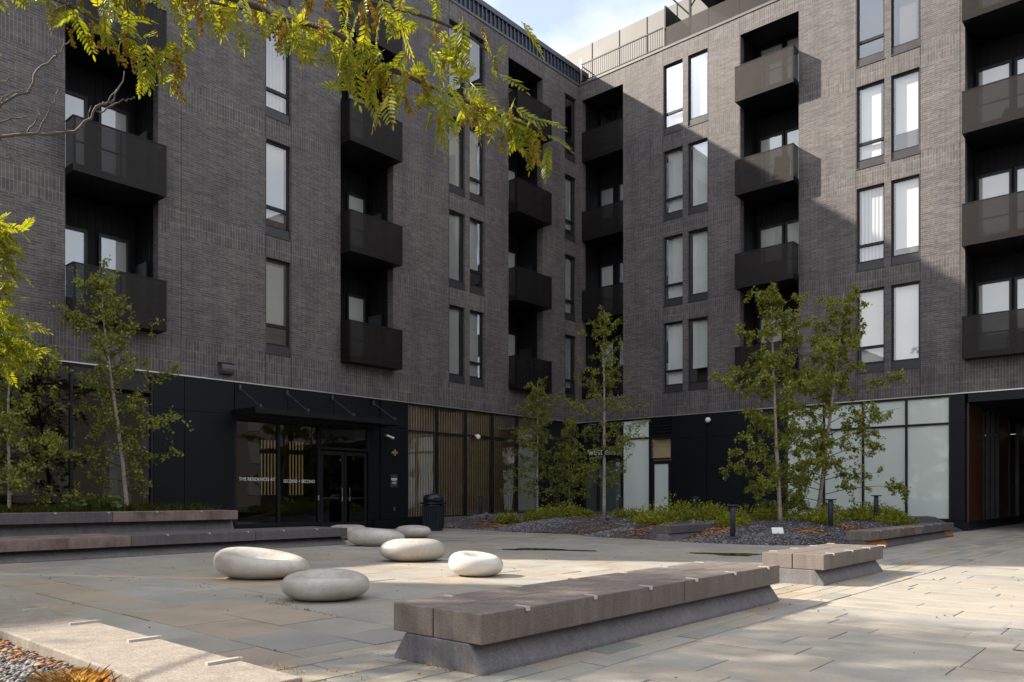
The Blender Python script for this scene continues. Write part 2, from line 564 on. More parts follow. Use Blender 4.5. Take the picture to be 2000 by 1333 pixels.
def np_mesh(name, verts, faces_per, nv):
    """verts (N*nv,3); faces_per list of index tuples of one piece (all the same length)"""
    verts = np.asarray(verts, dtype=np.float32).reshape(-1, 3)
    n = len(verts) // nv
    fp = np.asarray(faces_per, dtype=np.int32)
    k = fp.shape[1]
    idx = (fp[None, :, :] + (np.arange(n, dtype=np.int32) * nv)[:, None, None]).reshape(-1)
    me = bpy.data.meshes.new(name)
    me.vertices.add(len(verts))
    me.vertices.foreach_set('co', verts.reshape(-1))
    me.loops.add(len(idx))
    me.loops.foreach_set('vertex_index', idx)
    nf = len(idx) // k
    me.polygons.add(nf)
    me.polygons.foreach_set('loop_start', np.arange(nf, dtype=np.int32) * k)
    me.polygons.foreach_set('loop_total', np.full(nf, k, dtype=np.int32))
    me.update(calc_edges=True)
    me.validate()
    return me


# ------------------------------------------------------------------ the ground
ground = MB()
ground.quad((-300, -300, -0.045), (300, -300, -0.045), (300, 300, -0.045), (-300, 300, -0.045))
o = ground.build('ground', 'joint_sand')
o['kind'] = 'structure'


def unit_paver():
    m = MB()
    c = 0.012
    m.v = [(0, 0, -1), (1, 0, -1), (1, 1, -1), (0, 1, -1), (0, 0, -0.1), (1, 0, -0.1), (1, 1, -0.1), (0, 1, -0.1),
           (c, c, 0), (1 - c, c, 0), (1 - c, 1 - c, 0), (c, 1 - c, 0)]
    for i in range(4):
        j = (i + 1) % 4
        m.f.append((i, j, 4 + j, 4 + i))
        m.f.append((4 + i, 4 + j, 8 + j, 8 + i))
    m.f.append((8, 9, 10, 11))
    return m.mesh('paver')


FWD = Vector((0.7511, 0.6602)); RGT = Vector((0.6602, -0.7511))


def proj(x, y, z):
    d = x * FWD.x + y * FWD.y
    l = x * RGT.x + y * RGT.y
    if d < 0.05:
        return (-9999, -9999, d)
    return (1000 + 1513 * l / d, 970 - 1513 * (z - 1.1) / d, d)


def paving(name, label, mat, rects, seed):
    rng = random.Random(seed)
    base = MB()
    xs = [r[0] for r in rects] + [r[1] for r in rects]
    ys = [r[2] for r in rects] + [r[3] for r in rects]
    base.quad((min(xs), min(ys), -0.030), (max(xs), min(ys), -0.030), (max(xs), max(ys), -0.030), (min(xs), max(ys), -0.030))
    root = base.build(name, 'joint_sand')
    root['kind'] = 'structure'
    me = unit_paver()
    me.materials.append(MATS[mat])
    vis, rest = [], []
    for r in rects:
        cx, cy = (r[0] + r[1]) / 2, (r[2] + r[3]) / 2
        px, py, d = proj(cx, cy, 0)
        on = d > 1.5 and -120 < px < 2120 and py < 1420
        (vis if on else rest).append((d, r))
    vis.sort()
    rest += vis[300:]
    for d, r in vis[:300]:
        o = bpy.data.objects.new('paver', me)
        COL.objects.link(o)
        o.parent = root
        o.location = (r[0], r[2], rng.uniform(-0.003, 0.003))
        o.scale = (r[1] - r[0], r[3] - r[2], 0.035)
        o.rotation_euler = (rng.uniform(-.002, .002), rng.uniform(-.002, .002), 0)
    m = MB()
    for d, r in rest:
        zz = rng.uniform(-0.003, 0.003)
        k = len(m.v)
        m.v += [(r[0], r[2], zz), (r[1], r[2], zz), (r[1], r[3], zz), (r[0], r[3], zz)]
        m.f.append((k, k + 1, k + 2, k + 3))
    o = m.build('pavers', mat, root)
    o['kind'] = 'stuff'
    return root


def cols(x0, x1, y0, y1, ws, ls, gap, seed, along='y'):
    rng = random.Random(seed)
    out = []
    if along == 'x':
        return [(r[2], r[3], r[0], r[1]) for r in cols(y0, y1, x0, x1, ws, ls, gap, seed)]
    x = x0
    while x < x1 - 0.05:
        wd = min(rng.choice(ws), x1 - x)
        if x1 - x - wd < 0.12:
            wd = x1 - x
        y = y0
        first = True
        while y < y1 - 0.02:
            l = rng.choice(ls) * rng.uniform(0.85, 1.15)
            if first:
                l *= rng.uniform(0.35, 1.0)
                first = False
            if y + l > y1 - 0.2:
                l = y1 - y
            out.append((x + gap / 2, x + wd - gap / 2, y + gap / 2, y + l - gap / 2))
            y += l
        x += wd
    return out


paving('court_paving', '', 'bluestone', cols(1.79, 18.9, 4.56, 20.45, [0.62, 0.75, 0.85, 0.5], [0.75, 0.95, 1.2], 0.013, 11), 1)
paving('band_paving', '', 'plank_stone', cols(1.79, 44, 2.86, 4.556, [0.2125], [0.5, 0.7, 0.95, 1.2], 0.012, 12, 'x'), 2)
paving('walk_paving', '', 'walk_stone', cols(-3, 44, -7, 2.856, [0.32, 0.40, 0.46], [0.9, 1.2, 1.5], 0.009, 13) + cols(18.904, 44, 4.56, 5.45, [0.4], [0.9], 0.007, 14), 3)

# ------------------------------------------------------------------ the building
YW, XW = 20.7, 28.1
FL = 3.535                                             # storey height
ZB, ZT = 4.42, 19.50
bld = thing('apartment_building', 'dark brick apartment block with recessed black metal balconies wrapping the courtyard corner', 'building', (XW, YW, 0))


class Fac:
    def __init__(self, left):
        self.left = left

    def p(self, u_, d, z_):
        return (u_, YW - d, z_) if self.left else (XW - d, u_, z_)

    def box(self, m, u0, u1, d0, d1, z0, z1):
        a = self.p(u0, d0, z0)
        c = self.p(u1, d1, z1)
        m.box(a[0], c[0], a[1], c[1], z0, z1)

    def quad(self, m, u0, u1, d, z0, z1):
        m.quad(self.p(u0, d, z0), self.p(u1, d, z0), self.p(u1, d, z1), self.p(u0, d, z1))


LF, RF = Fac(True), Fac(False)

WZ0, WZ1 = 5.37, 8.23                                  # lowest window row, the rest follow by storey
win_left = [(12.48, 13.31, True), (20.03, 20.86, False), (21.11, 21.92, True), (27.09, 27.90, True)]
win_right = [(15.51, 16.39, True), (14.41, 15.27, False), (7.87, 8.77, True), (6.78, 7.66, False)]
rec_left = [(7.01, 9.28), (15.15, 17.35), (23.33, 25.52)]
rec_right = [(18.36, 20.55), (10.79, 13.04), (1.2, 5.46)]
RZ0, RZ1 = 5.46, 18.80


def wall(F, u0, u1, wins, recs, name):
    holes = []
    for a, c, s in wins:
        for k in range(4):
            holes.append((a, c, WZ0 + k * FL, WZ1 + k * FL, 0.16))
    for a, c in recs:
        holes.append((a, c, RZ0, RZ1, 0.30))
    us = sorted({u0, u1} | {h[0] for h in holes} | {h[1] for h in holes})
    zs = sorted({ZB, ZT} | {h[2] for h in holes} | {h[3] for h in holes})
    m = MB()
    for i in range(len(us) - 1):
        for j in range(len(zs) - 1):
            cu, cz = (us[i] + us[i + 1]) / 2, (zs[j] + zs[j + 1]) / 2
            if any(h[0] < cu < h[1] and h[2] < cz < h[3] for h in holes):
                continue
            F.quad(m, us[i], us[i + 1], 0, zs[j], zs[j + 1])
    for a, c, z0, z1, dp in holes:
        for uu_ in (a, c):
            m.quad(F.p(uu_, 0, z0), F.p(uu_, -dp, z0), F.p(uu_, -dp, z1), F.p(uu_, 0, z1))
        m.quad(F.p(a, 0, z1), F.p(c, 0, z1), F.p(c, -dp, z1), F.p(a, -dp, z1))
        m.quad(F.p(a, 0, z0), F.p(c, 0, z0), F.p(c, -dp, z0), F.p(a, -dp, z0))
    m.quad(F.p(u0, 0, ZB), F.p(u1, 0, ZB), F.p(u1, -0.35, ZB), F.p(u0, -0.35, ZB))
    return m.build(name, 'brick', bld)


wall(LF, 3.0, 28.1, win_left, rec_left, 'brick_wall')
wall(RF, -6.0, 20.7, win_right, rec_right, 'brick_wall')

# movement joints in the brick
for F_, us_ in ((LF, (12.46, 13.33, 20.01, 21.94, 9.9, 27.07)), (RF, (16.41, 14.39, 8.79, 6.76, 13.06, 5.6))):
    for u_ in us_:
        jm = MB(); F_.box(jm, u_ - 0.006, u_ + 0.006, 0.0, 0.003, ZB, ZT); jm.build('movement_joint', 'frame_metal', bld)

# masses behind the walls
m = MB()
m.quad((3.0, YW, ZB), (3.0, 34, ZB), (3.0, 34, ZT), (3.0, YW, ZT))
m.quad((3.0, YW, 0), (3.0, 34, 0), (3.0, 34, ZB), (3.0, YW, ZB))
m.quad((3.0, 34, 0), (44, 34, 0), (44, 34, ZT), (3.0, 34, ZT))
m.quad((44, -6, ZB), (44, 34, ZB), (44, 34, ZT), (44, -6, ZT))
m.quad((44, 5.5, 0), (44, 34, 0), (44, 34, ZB), (44, 5.5, ZB))
m.quad((28.1, -6, ZB), (44, -6, ZB), (44, -6, ZT), (28.1, -6, ZT))
m.build('end_wall', 'brick', bld)
m = MB()
m.quad((3.0, 20.72, 19.46), (44, 20.72, 19.46), (44, 34, 19.46), (3.0, 34, 19.46))
m.quad((28.12, -6, 19.46), (44, -6, 19.46), (44, 20.72, 19.46), (28.12, 20.72, 19.46))
m.quad((3.0, 21.05, 4.40), (44, 21.05, 4.40), (44, 34, 4.40), (3.0, 34, 4.40))
m.quad((28.45, -6, 4.40), (44, -6, 4.40), (44, 21.05, 4.40), (28.45, 21.05, 4.40))
m.build('roof_deck', 'roof_deck', bld)
m = MB()
m.v = [(-1.4, 20.7, 0), (-9.1, 33, 0), (-24, 33, 0), (-24, 20.7, 0), (-1.4, 20.7, 13.4), (-9.1, 33, 13.4), (-24, 33, 13.4), (-24, 20.7, 13.4)]
m.f = [(0, 1, 5, 4), (1, 2, 6, 5), (2, 3, 7, 6), (3, 0, 4, 7), (4, 5, 6, 7)]
o = m.build('unseen_shade_block', 'brick', bld)  # unseen block added to shade the left paving, end face slanted along the sun
m = MB(); m.box(-1.39, 2.99, 20.72, 23.0, 0, 8.9); m.build('shade_gap_block', 'brick', bld)  # unseen block added in the gap to shorten the sun stripe on the paving

# copings, cornice
m = MB(); m.box(3.0, 28.05, YW - 0.03, YW + 0.35, ZT, ZT + 0.09); m.build('coping', 'coping', bld)
m = MB(); m.box(XW - 0.03, XW + 0.35, -6, 20.69, ZT + 0.002, ZT + 0.092); m.build('coping', 'coping', bld)
m = MB()
m.box(3.0, 29.0, 20.90, 21.2, ZT + 0.09, 20.25)
m.box(3.0, 29.0, 20.80, 21.2, 20.25, 20.45)
o = m.build('cornice', 'cornice_metal', bld)
m = MB()
x = 3.2
while x < 28.9:
    m.box(x, x + 0.05, 20.83, 20.898, ZT + 0.09, 20.249)
    x += 0.24
f_ = m.build('fins', 'cornice_metal', o); f_['kind'] = 'stuff'
# drip edge under the brick
m = MB(); LF.box(m, 3.0, 28.05, -0.3, 0.025, ZB - 0.035, ZB - 0.003); m.build('drip_edge', 'steel', bld)
m = MB(); RF.box(m, -6, 20.68, -0.3, 0.025, ZB - 0.035, ZB - 0.003); m.build('drip_edge', 'steel', bld)


def window(F, a, c, z0, z1, split, rng, blind=True):
    dp = -0.10
    fr = MB()
    t = 0.055
    zs = z0 + 0.27
    F.box(fr, a + 0.002, a + t, dp, dp - 0.07, zs, z1 - 0.002)
    F.box(fr, c - t, c - 0.002, dp, dp - 0.07, zs, z1 - 0.002)
    F.box(fr, a + t, c - t, dp, dp - 0.07, z1 - 0.07, z1 - 0.002)
    F.box(fr, a + t, c - t, dp, dp - 0.07, zs, zs + 0.06)
    zm = zs + 0.60
    if split:
        F.box(fr, a + t, c - t, dp + 0.005, dp - 0.075, zm - 0.05, zm + 0.05)
    root = fr.build('window', 'frame_metal', bld)
    sl = MB()
    F.box(sl, a + 0.003, c - 0.003, -0.05, -0.2, z0 + 0.002, zs)
    F.box(sl, a - 0.01, c + 0.01, 0.02, -0.05, z0 - 0.02, z0 + 0.012)
    sl.build('sill_panel', 'sill_metal', root)
    parts = [(zs + 0.06, zm - 0.05), (zm + 0.05, z1 - 0.07)] if split else [(zs + 0.06, z1 - 0.07)]
    for q0, q1 in parts:
        g_ = MB(); F.quad(g_, a + t, c - t, dp - 0.035, q0, q1); g_.build('pane', 'glass', root)
    bl = MB()
    cover = rng.random()
    zb = zs if cover < 0.52 else zs + rng.choice([0.12, 0.3, 0.62, 0.66, 1.1])
    inset = rng.choice([0.0, 0.0, 0.05, 0.12])
    F.quad(bl, a + t + inset, c - t - 0.03, dp - 0.16, zb, z1 - 0.06)
    if blind:
        bl.build('blind', 'curtain' if cover > 0.85 else 'blind', root)
    bk = MB()
    F.quad(bk, a - 0.3, c + 0.3, dp - 0.6, z0, z1 + 0.2)
    bk.quad(F.p(a, dp - .07, z0 + .27), F.p(c, dp - .07, z0 + .27), F.p(c + .3, dp - .6, z0 + .27), F.p(a - .3, dp - .6, z0 + .27))
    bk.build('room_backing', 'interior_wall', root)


rng = random.Random(5)
for F, ws in ((LF, win_left), (RF, win_right)):
    for a, c, s in ws:
        for k in range(4):
            window(F, a, c, WZ0 + k * FL, WZ1 + k * FL, s, rng, not (k == 3 and (F.left or a < 10)))


def balcony_stack(F, a, c, out, door, rng):
    dpt = -1.45
    rc = MB()
    rc.quad(F.p(a, -0.30, RZ0), F.p(a, dpt, RZ0), F.p(a, dpt, RZ1), F.p(a, -0.30, RZ1))
    rc.quad(F.p(c, -0.30, RZ0), F.p(c, dpt, RZ0), F.p(c, dpt, RZ1), F.p(c, -0.30, RZ1))
    F.quad(rc, a, c, dpt, RZ0, RZ1)
    rc.quad(F.p(a, 0, RZ1 - .004), F.p(c, 0, RZ1 - .004), F.p(c, dpt, RZ1 - .004), F.p(a, dpt, RZ1 - .004))
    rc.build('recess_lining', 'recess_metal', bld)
    rib = MB()
    nn = int((c - a) / 0.19)
    for i in range(1, nn):
        uu_ = a + (c - a) * i / nn
        F.box(rib, uu_ - 0.012, uu_ + 0.012, dpt, dpt + 0.02, RZ0, RZ1 - 0.01)
    for i in range(1, 6):
        dd = -0.30 + (dpt + 0.30) * i / 6
        for uu_, sg in ((a, 1), (c, -1)):
            F.box(rib, uu_, uu_ + sg * 0.018, dd - 0.012, dd + 0.012, RZ0, RZ1 - 0.01)
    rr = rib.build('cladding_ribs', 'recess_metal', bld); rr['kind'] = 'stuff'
    for k in range(4):
        zf = 5.45 + k * FL
        sl = MB()
        F.box(sl, a + 0.012, c - 0.012, out - 0.02, dpt + 0.003, zf - 0.02, zf + 0.16)
        root = sl.build('balcony', 'dark_metal', bld)
        z0, z1 = zf - 0.03, zf + 1.27
        if out > 0.1:
            pm = MB(); F.box(pm, a + 0.004, c - 0.004, out, out + 0.012, z0, z1); pm.build('front_panel', 'perforated', root)
            for uu_ in (a + 0.006, c - 0.014):
                pm = MB(); F.box(pm, uu_, uu_ + 0.008, 0.004, out - 0.003, z0, z1); pm.build('side_panel', 'perforated', root)
            tr_ = MB()
            F.box(tr_, a, c, out - 0.02, out + 0.02, z1, z1 + 0.03)
            F.box(tr_, a, a + 0.03, 0.004, out - 0.02, z1, z1 + 0.03)
            F.box(tr_, c - 0.03, c, 0.004, out - 0.02, z1, z1 + 0.03)
            tr_.build('top_rail', 'dark_metal', root)
        else:
            pm = MB(); F.box(pm, a + 0.004, c - 0.004, out, out - 0.012, z0, z1); pm.build('front_panel', 'perforated', root)
            tr_ = MB(); F.box(tr_, a + .004, c - .004, out - 0.03, out + 0.008, z1, z1 + 0.03); tr_.build('top_rail', 'dark_metal', root)
        pst = MB()
        npst = max(2, int((c - a) / 1.1))
        for i in range(npst + 1):
            uu_ = a + 0.06 + (c - a - 0.12) * i / npst
            F.box(pst, uu_ - 0.02, uu_ + 0.02, out - 0.06, out - 0.022, zf + 0.16, z1)
        F.box(pst, a + 0.08, c - 0.08, out - 0.055, out - 0.025, zf + 0.68, zf + 0.72)
        pst.build('rail_frame', 'dark_metal', root)
        # glazed balcony door in the back wall
        for (da, dc, typ) in door:
            fm = MB()
            zd0, zd1 = zf + 0.17, zf + 2.72
            F.box(fm, da, da + 0.07, dpt + 0.03, dpt + 0.10, zd0, zd1)
            F.box(fm, dc - 0.07, dc, dpt + 0.03, dpt + 0.10, zd0, zd1)
            F.box(fm, da + 0.07, dc - 0.07, dpt + 0.03, dpt + 0.10, zd1 - 0.08, zd1)
            F.box(fm, da + 0.07, dc - 0.07, dpt + 0.03, dpt + 0.10, zd0, zd0 + 0.12)
            dr = fm.build('balcony_door', 'frame_metal', bld)
            gm = MB(); F.quad(gm, da + 0.07, dc - 0.07, dpt + 0.07, zd0 + 0.12, zd1 - 0.08); gm.build('pane', 'glass', dr)
            r_ = rng.random()
            bm_ = MB(); zlow = zd0 + 0.12 + (0 if r_ < 0.6 else rng.uniform(0.2, 1.2))
            F.quad(bm_, da + 0.075, dc - 0.075, dpt + 0.022, zlow, zd1 - 0.082)
            bm_.build('blind', 'curtain' if typ == 'c' else 'blind', dr)


rng = random.Random(8)
for (a, c) in rec_left:
    balcony_stack(LF, a, c, 0.48, [(a + 0.2, a + 1.0, 'b'), (a + 1.28, a + 2.09, 'b')], rng)
balcony_stack(RF, 18.36, 20.55, 0.0, [(19.72, 20.5, 'b'), (18.62, 19.5, 'c')], rng)
balcony_stack(RF, 10.79, 13.04, 0.48, [(11.9, 12.9, 'b'), (10.85, 11.84, 'b')], rng)
balcony_stack(RF, 1.2, 5.46, 0.48, [(4.4, 5.4, 'b'), (3.2, 4.32, 'b')], rng)
# the storage doors seen deep in the left recesses
for (a, c) in rec_left:
    for k in range(4):
        zf = 5.45 + k * FL
        mm = MB(); mm.box(c - 0.09, c - 0.03, YW + 0.55, YW + 1.25, zf + 0.17, zf + 2.0); mm.build('privacy_screen', 'frame_metal', bld)

# roof terrace of the right wing
rail = MB()
rail.box(XW + 0.05, XW + 0.09, 16.45, 20.65, 20.44, 20.49)
rail.box(XW + 0.05, XW + 0.09, 16.45, 20.65, 19.68, 19.72)
rl = rail.build('roof_railing', 'frame_metal', bld)
bm = MB(); bm.box(XW + 0.06, XW + 0.08, -0.006, 0.006, 19.72, 20.44)
bme = bm.mesh('baluster'); bme.materials.append(MATS['frame_metal'])
for i in range(38):
    o = bpy.data.objects.new('baluster', bme); COL.objects.link(o); o.parent = rl
    o.location = (0, 16.5 + i * 0.11, 0)
m = MB(); m.box(XW + .05, XW + .10, 20.6, 20.66, 19.59, 20.75); m.build('rail_post', 'steel', rl)
m = MB(); m.box(XW + 0.10, 29.4, 20.62, 20.64, 20.40, 20.45); m.build('return_rail', 'frame_metal', rl)
for y0_, y1_ in ((16.3, 13.1), (13.09, 9.9), (9.89, 6.7), (6.69, 3.5), (3.49, 0.2)):
    m = MB(); m.box(XW + 0.06, XW + 0.075, y1_, y0_, 19.60, 20.42); m.build('guard_panel', 'perforated', bld)
m = MB()
m.box(30.55, 30.62, -6, 27, 19.46, 22.6)
m.build('penthouse_wall', 'coping', bld)
ys = [23.4, 21.67, 20.12, 18.63, 17.1, 15.6, 14.1]
for i in range(len(ys) - 1):
    m = MB(); m.box(30.46, 30.5, ys[i + 1] + 0.015, ys[i] - 0.015, 20.9, 22.87)
    m.box(30.43, 30.5, ys[i] - 0.013, ys[i] - 0.001, 20.9, 22.87)
    m.build('fascia_panel', 'pale_metal', bld)
m = MB(); m.box(XW + 0.12, 30.25, 16.36, 16.42, 19.6, 21.38); m.build('terrace_screen', 'dark_metal', bld)
m = MB()
m.box(28.2, 31.6, 6.0, 15.5, 21.9, 22.15)
for yy in (15.3, 12.2, 9.1, 6.3):
    m.box(28.3, 28.38, yy - 0.04, yy + 0.04, 19.6, 21.9)
pg = m.build('terrace_canopy', 'dark_metal', bld)
m = MB(); m.tube([(28.34, 15.3, 20.6), (28.34, 16.6, 22.2)], 0.035, 6); m.tube([(28.34, 15.3, 20.9), (28.34, 14.3, 22.0)], 0.03, 6); m.build('brace', 'dark_metal', pg)

# ground floor, left wing ------------------------------------------------
def panel(F, a, c, z0, z1, d=0.0, mat='panel_metal', name='cladding_panel', parent=None):
    mm = MB(); F.box(mm, a + 0.008, c - 0.008, d, d - 0.06, z0 + 0.006, z1 - 0.006)
    return mm.build(name, mat, parent or bld)


G1 = 4.385
m = MB(); LF.box(m, 3.0, 28.1, -0.16, -0.22, 0, G1)                # backing behind the metal panels
# openings are cut by building the backing in pieces
m = MB()
for a, c in ((3.0, 4.9), (9.15, 11.46), (16.31, 18.0), (25.3, 28.1)):
    LF.box(m, a, c, -0.062, -0.12, 0, G1)
m.build('ground_wall', 'dark_metal', bld)
for a, c in ((9.15, 9.99), (9.99, 11.46), (16.80, 18.0)):
    panel(LF, a, c, 0.32, 3.46); panel(LF, a, c, 3.46, G1)
panel(LF, 16.31, 16.80, 0.32, G1, -0.05)
for a, c in ((11.47, 13.2), (13.2, 14.9), (14.9, 16.31)):
    panel(LF, a, c, 3.62, G1)
for a, c in ((25.3, 26.7), (26.7, 28.08)):
    panel(LF, a, c, 0.32, G1)
m = MB()
for a, c in ((9.15, 11.46), (16.5, 25.3), (25.3, 28.08)):
    LF.box(m, a, c - 0.004, 0.04, -0.1, 0, 0.31)
m.build('plinth', 'panel_metal', bld)


def storefront(F, us, zs, mat, name='storefront', mull=0.06, d=-0.05, skip=()):
    mm = MB()
    for uu_ in us:
        F.box(mm, uu_ - mull / 2, uu_ + mull / 2, d + 0.04, d - 0.08, zs[0], zs[-1])
    for i in range(len(us) - 1):
        for k_, zz in enumerate(zs):
            h0, h1 = (zz, zz + mull) if k_ == 0 else ((zz - mull, zz) if k_ == len(zs) - 1 else (zz - mull / 2, zz + mull / 2))
            F.box(mm, us[i] + mull / 2, us[i + 1] - mull / 2, d + 0.03, d - 0.07, h0, h1)
    root = mm.build(name, 'frame_metal', bld)
    for i in range(len(us) - 1):
        for j in range(len(zs) - 1):
            if (i, j) in skip:
                continue
            g_ = MB()
            F.quad(g_, us[i] + mull / 2, us[i + 1] - mull / 2, d - 0.02, zs[j] + mull / 2, zs[j + 1] - mull / 2)
            g_.build('pane', mat, root)
    return root


storefront(LF, [4.9, 7.16, 9.12], [0.32, 3.42, G1], 'dark_glass')
ent = storefront(LF, [11.50, 12.91, 14.35], [0.22, 3.40], 'dark_glass', 'entrance_glazing', 0.08)
ent2 = storefront(LF, [14.40, 16.29], [2.60, 3.40], 'dark_glass', 'entrance_transom', 0.08)
m = MB(); LF.box(m, 11.47, 16.31, -0.06, -0.14, 3.40, 3.62); m.build('entrance_header', 'dark_metal', bld)
m = MB(); LF.box(m, 11.47, 14.39, -0.02, -0.12, 0.0, 0.22); m.build('entrance_kerb', 'dark_metal', bld)
for a, c, hs in ((14.44, 15.34, 1), (15.36, 16.26, -1)):
    mm = MB(); d = -0.07
    LF.box(mm, a, a + 0.09, d, d - 0.05, 0.02, 2.55)
    LF.box(mm, c - 0.09, c, d, d - 0.05, 0.02, 2.55)
    LF.box(mm, a + 0.09, c - 0.09, d, d - 0.05, 2.43, 2.55)
    LF.box(mm, a + 0.09, c - 0.09, d, d - 0.05, 0.02, 0.27)
    dr = mm.build('entrance_door', 'frame_metal', bld)
    g_ = MB(); LF.quad(g_, a + 0.09, c - 0.09, d - 0.025, 0.27, 2.43); g_.build('pane', 'dark_glass', dr)
    hu = (c - 0.14) if hs > 0 else (a + 0.14)
    h_ = MB(); h_.tube([LF.p(hu, -0.02, 0.95), LF.p(hu, 0.03, 0.97), LF.p(hu, 0.03, 1.35), LF.p(hu, -0.02, 1.37)], 0.012, 6); h_.build('handle', 'steel', dr)
    h_ = MB(); LF.box(h_, a + 0.1, c - 0.1, -0.13, -0.16, 1.02, 1.07); h_.build('push_bar', 'steel', dr)
m = MB(); LF.box(m, 14.30, 14.34, 0.0, -0.02, 0.98, 1.13); m.build('door_opener_button', 'steel', bld)
# lobby
m = MB()
m.quad((9.6, 25.2, 0), (17.9, 25.2, 0), (17.9, 25.2, G1), (9.6, 25.2, G1))
m.quad((9.6, 20.9, 0), (9.6, 25.2, 0), (9.6, 25.2, G1), (9.6, 20.9, G1))
m.quad((17.9, 20.9, 0), (17.9, 25.2, 0), (17.9, 25.2, G1), (17.9, 20.9, G1))
m.quad((9.6, 20.85, 0.01), (17.9, 20.85, 0.01), (17.9, 25.2, 0.01), (9.6, 25.2, 0.01))
m.quad((3.05, 24.5, 0), (9.5, 24.5, 0), (9.5, 24.5, G1), (3.05, 24.5, G1))
m.quad((17.9, 24.0, 0), (33, 24.0, 0), (33, 24.0, G1), (17.9, 24.0, G1))
m.quad((31.5, 5.5, 0), (31.5, 24, 0), (31.5, 24, G1), (31.5, 5.5, G1))
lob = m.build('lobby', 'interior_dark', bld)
sm = MB(); sm.box(-0.014, 0.014, 24.6, 24.64, 1.15, 2.62); sme = sm.mesh('light_slat'); sme.materials.append(MATS['warm_light'])
sm2 = MB(); sm2.box(-0.014, 0.014, 24.6, 24.64, 2.80, 3.1); sme2 = sm2.mesh('light_slat'); sme2.materials.append(MATS['warm_light'])
for x0_ in (14.66, 15.80):
    for i in range(5):
        for me_ in (sme, sme2):
            o = bpy.data.objects.new('light_slat', me_); COL.objects.link(o); o.parent = lob; o.location = (x0_ + i * 0.13, 0, 0)
m = MB(); m.box(16.4, 16.5, 22.4, 22.44, 2.33, 2.42); m.build('exit_sign', 'red_light', lob)
# interior of the shop at the far left: pale curtain and a desk
m = MB()
for i in range(14):
    m.tube([(8.25 + i * 0.045, 21.25 + 0.02 * (i % 2), 0.35), (8.28 + i * 0.03, 21.25 + 0.02 * (i % 2), 2.3)], [0.034, 0.022], 6)
m.build('drape', 'frosted_glass', lob)

# canopy over the entrance
m = MB(); m.box(11.45, 16.62, 19.5, 20.68, 3.47, 3.53); m.box(11.45, 16.62, 19.42, 19.50, 3.42, 3.58)
m.box(11.38, 11.449, 19.42, 20.68, 3.42, 3.58); m.box(16.621, 16.69, 19.42, 20.68, 3.42, 3.58)
can = m.build('entrance_canopy', 'dark_metal', bld)
for xx in (11.6, 13.15, 14.8, 16.45):
    mm = MB()
    mm.tube([(xx, 20.67, 4.24), (xx, 19.56, 3.62)], 0.011, 6)
    mm.box(xx - 0.03, xx + 0.03, 20.62, 20.68, 4.16, 4.32)
    mm.box(xx - 0.03, xx + 0.03, 19.52, 19.60, 3.58, 3.68)
    mm.build('tie_rod', 'plaque_grey', can)


# glazing with timber slats
sus = [18.02, 19.47, 20.95, 22.45, 23.93, 25.28]
sf = storefront(LF, sus, [0.33, 3.42, G1], 'glass', 'slatted_glazing')
sm = MB(); sm.box(-0.026, 0.026, 20.90, 20.96, 0.36, 4.36); sme = sm.mesh('wood_slat'); sme.materials.append(MATS['wood_slat'])
x = 18.1
while x < 25.2:
    o = bpy.data.objects.new('wood_slat', sme); COL.objects.link(o); o.parent = sf; o.location = (x, 0, 0)
    x += 0.125
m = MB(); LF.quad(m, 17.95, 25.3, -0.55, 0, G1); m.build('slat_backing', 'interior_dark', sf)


def text(s, size, F, u0, d, z0, mat, name, parent, width=None):
    cu = bpy.data.curves.new(name, 'FONT')
    cu.body = s
    cu.size = size
    cu.extrude = 0.003
    to = bpy.data.objects.new(name, cu)
    COL.objects.link(to)
    dg = bpy.context.evaluated_depsgraph_get()
    me = bpy.data.meshes.new_from_object(to.evaluated_get(dg))
    bpy.data.objects.remove(to)
    co = [v.co.copy() for v in me.vertices]
    w0 = max(c.x for c in co)
    sx = (width / w0) if width else 1.0
    for v, c in zip(me.vertices, co):
        if F.left:
            v.co = (u0 + c.x * sx, YW - d - c.z, z0 + c.y)
        else:
            v.co = (XW - d - c.z, u0 - c.x * sx, z0 + c.y)
    me.materials.clear()
    me.materials.append(MATS[mat])
    return obj(name, me, None, parent)


text('THE RESIDENCES AT', 0.14, LF, 11.62, -0.04, 1.56, 'letter_white', 'lettering', ent, 1.18)
text('SECOND + SECOND', 0.14, LF, 13.08, -0.04, 1.52, 'letter_white', 'lettering', ent, 1.12)
text('Od', 0.18, LF, 8.62, -0.03, 1.75, 'grey_plastic', 'lettering', ent)

# fittings on the dark panel beside the entrance
pl = thing('plus_sign', 'small brass and grey plus sign mounted on the dark panel beside the entrance', 'sign', LF.p(17.38, 0, 2.5))
m = MB(); LF.box(m, 17.36, 17.43, 0.005, 0.04, 2.50, 2.72); m.build('upright', 'gold', pl)
m = MB(); LF.box(m, 17.27, 17.355, 0.005, 0.035, 2.575, 2.645); m.build('left_arm', 'steel', pl)
m = MB(); LF.box(m, 17.435, 17.52, 0.005, 0.035, 2.575, 2.645); m.build('right_arm', 'gold', pl)
pq = thing('wall_plaque', 'small grey notice plaque with white lines on the dark panel beside the entrance', 'plaque', LF.p(17.38, 0, 1.42))
m = MB(); LF.box(m, 17.22, 17.52, 0.004, 0.02, 1.42, 1.85); m.build('plate', 'plaque_grey', pq)
for zz, h_, uu_ in ((1.70, 0.022, .13), (1.665, 0.02, .13), (1.63, 0.016, .08), (1.55, 0.025, .09)):
    m = MB(); LF.box(m, 17.37 - uu_, 17.37 + uu_, 0.02, 0.024, zz, zz + h_); m.build('printed_line', 'letter_white', pq)
sw = thing('wall_socket', 'tiny grey socket low on the dark panel beside the entrance', 'socket', LF.p(17.38, 0, 0.6))
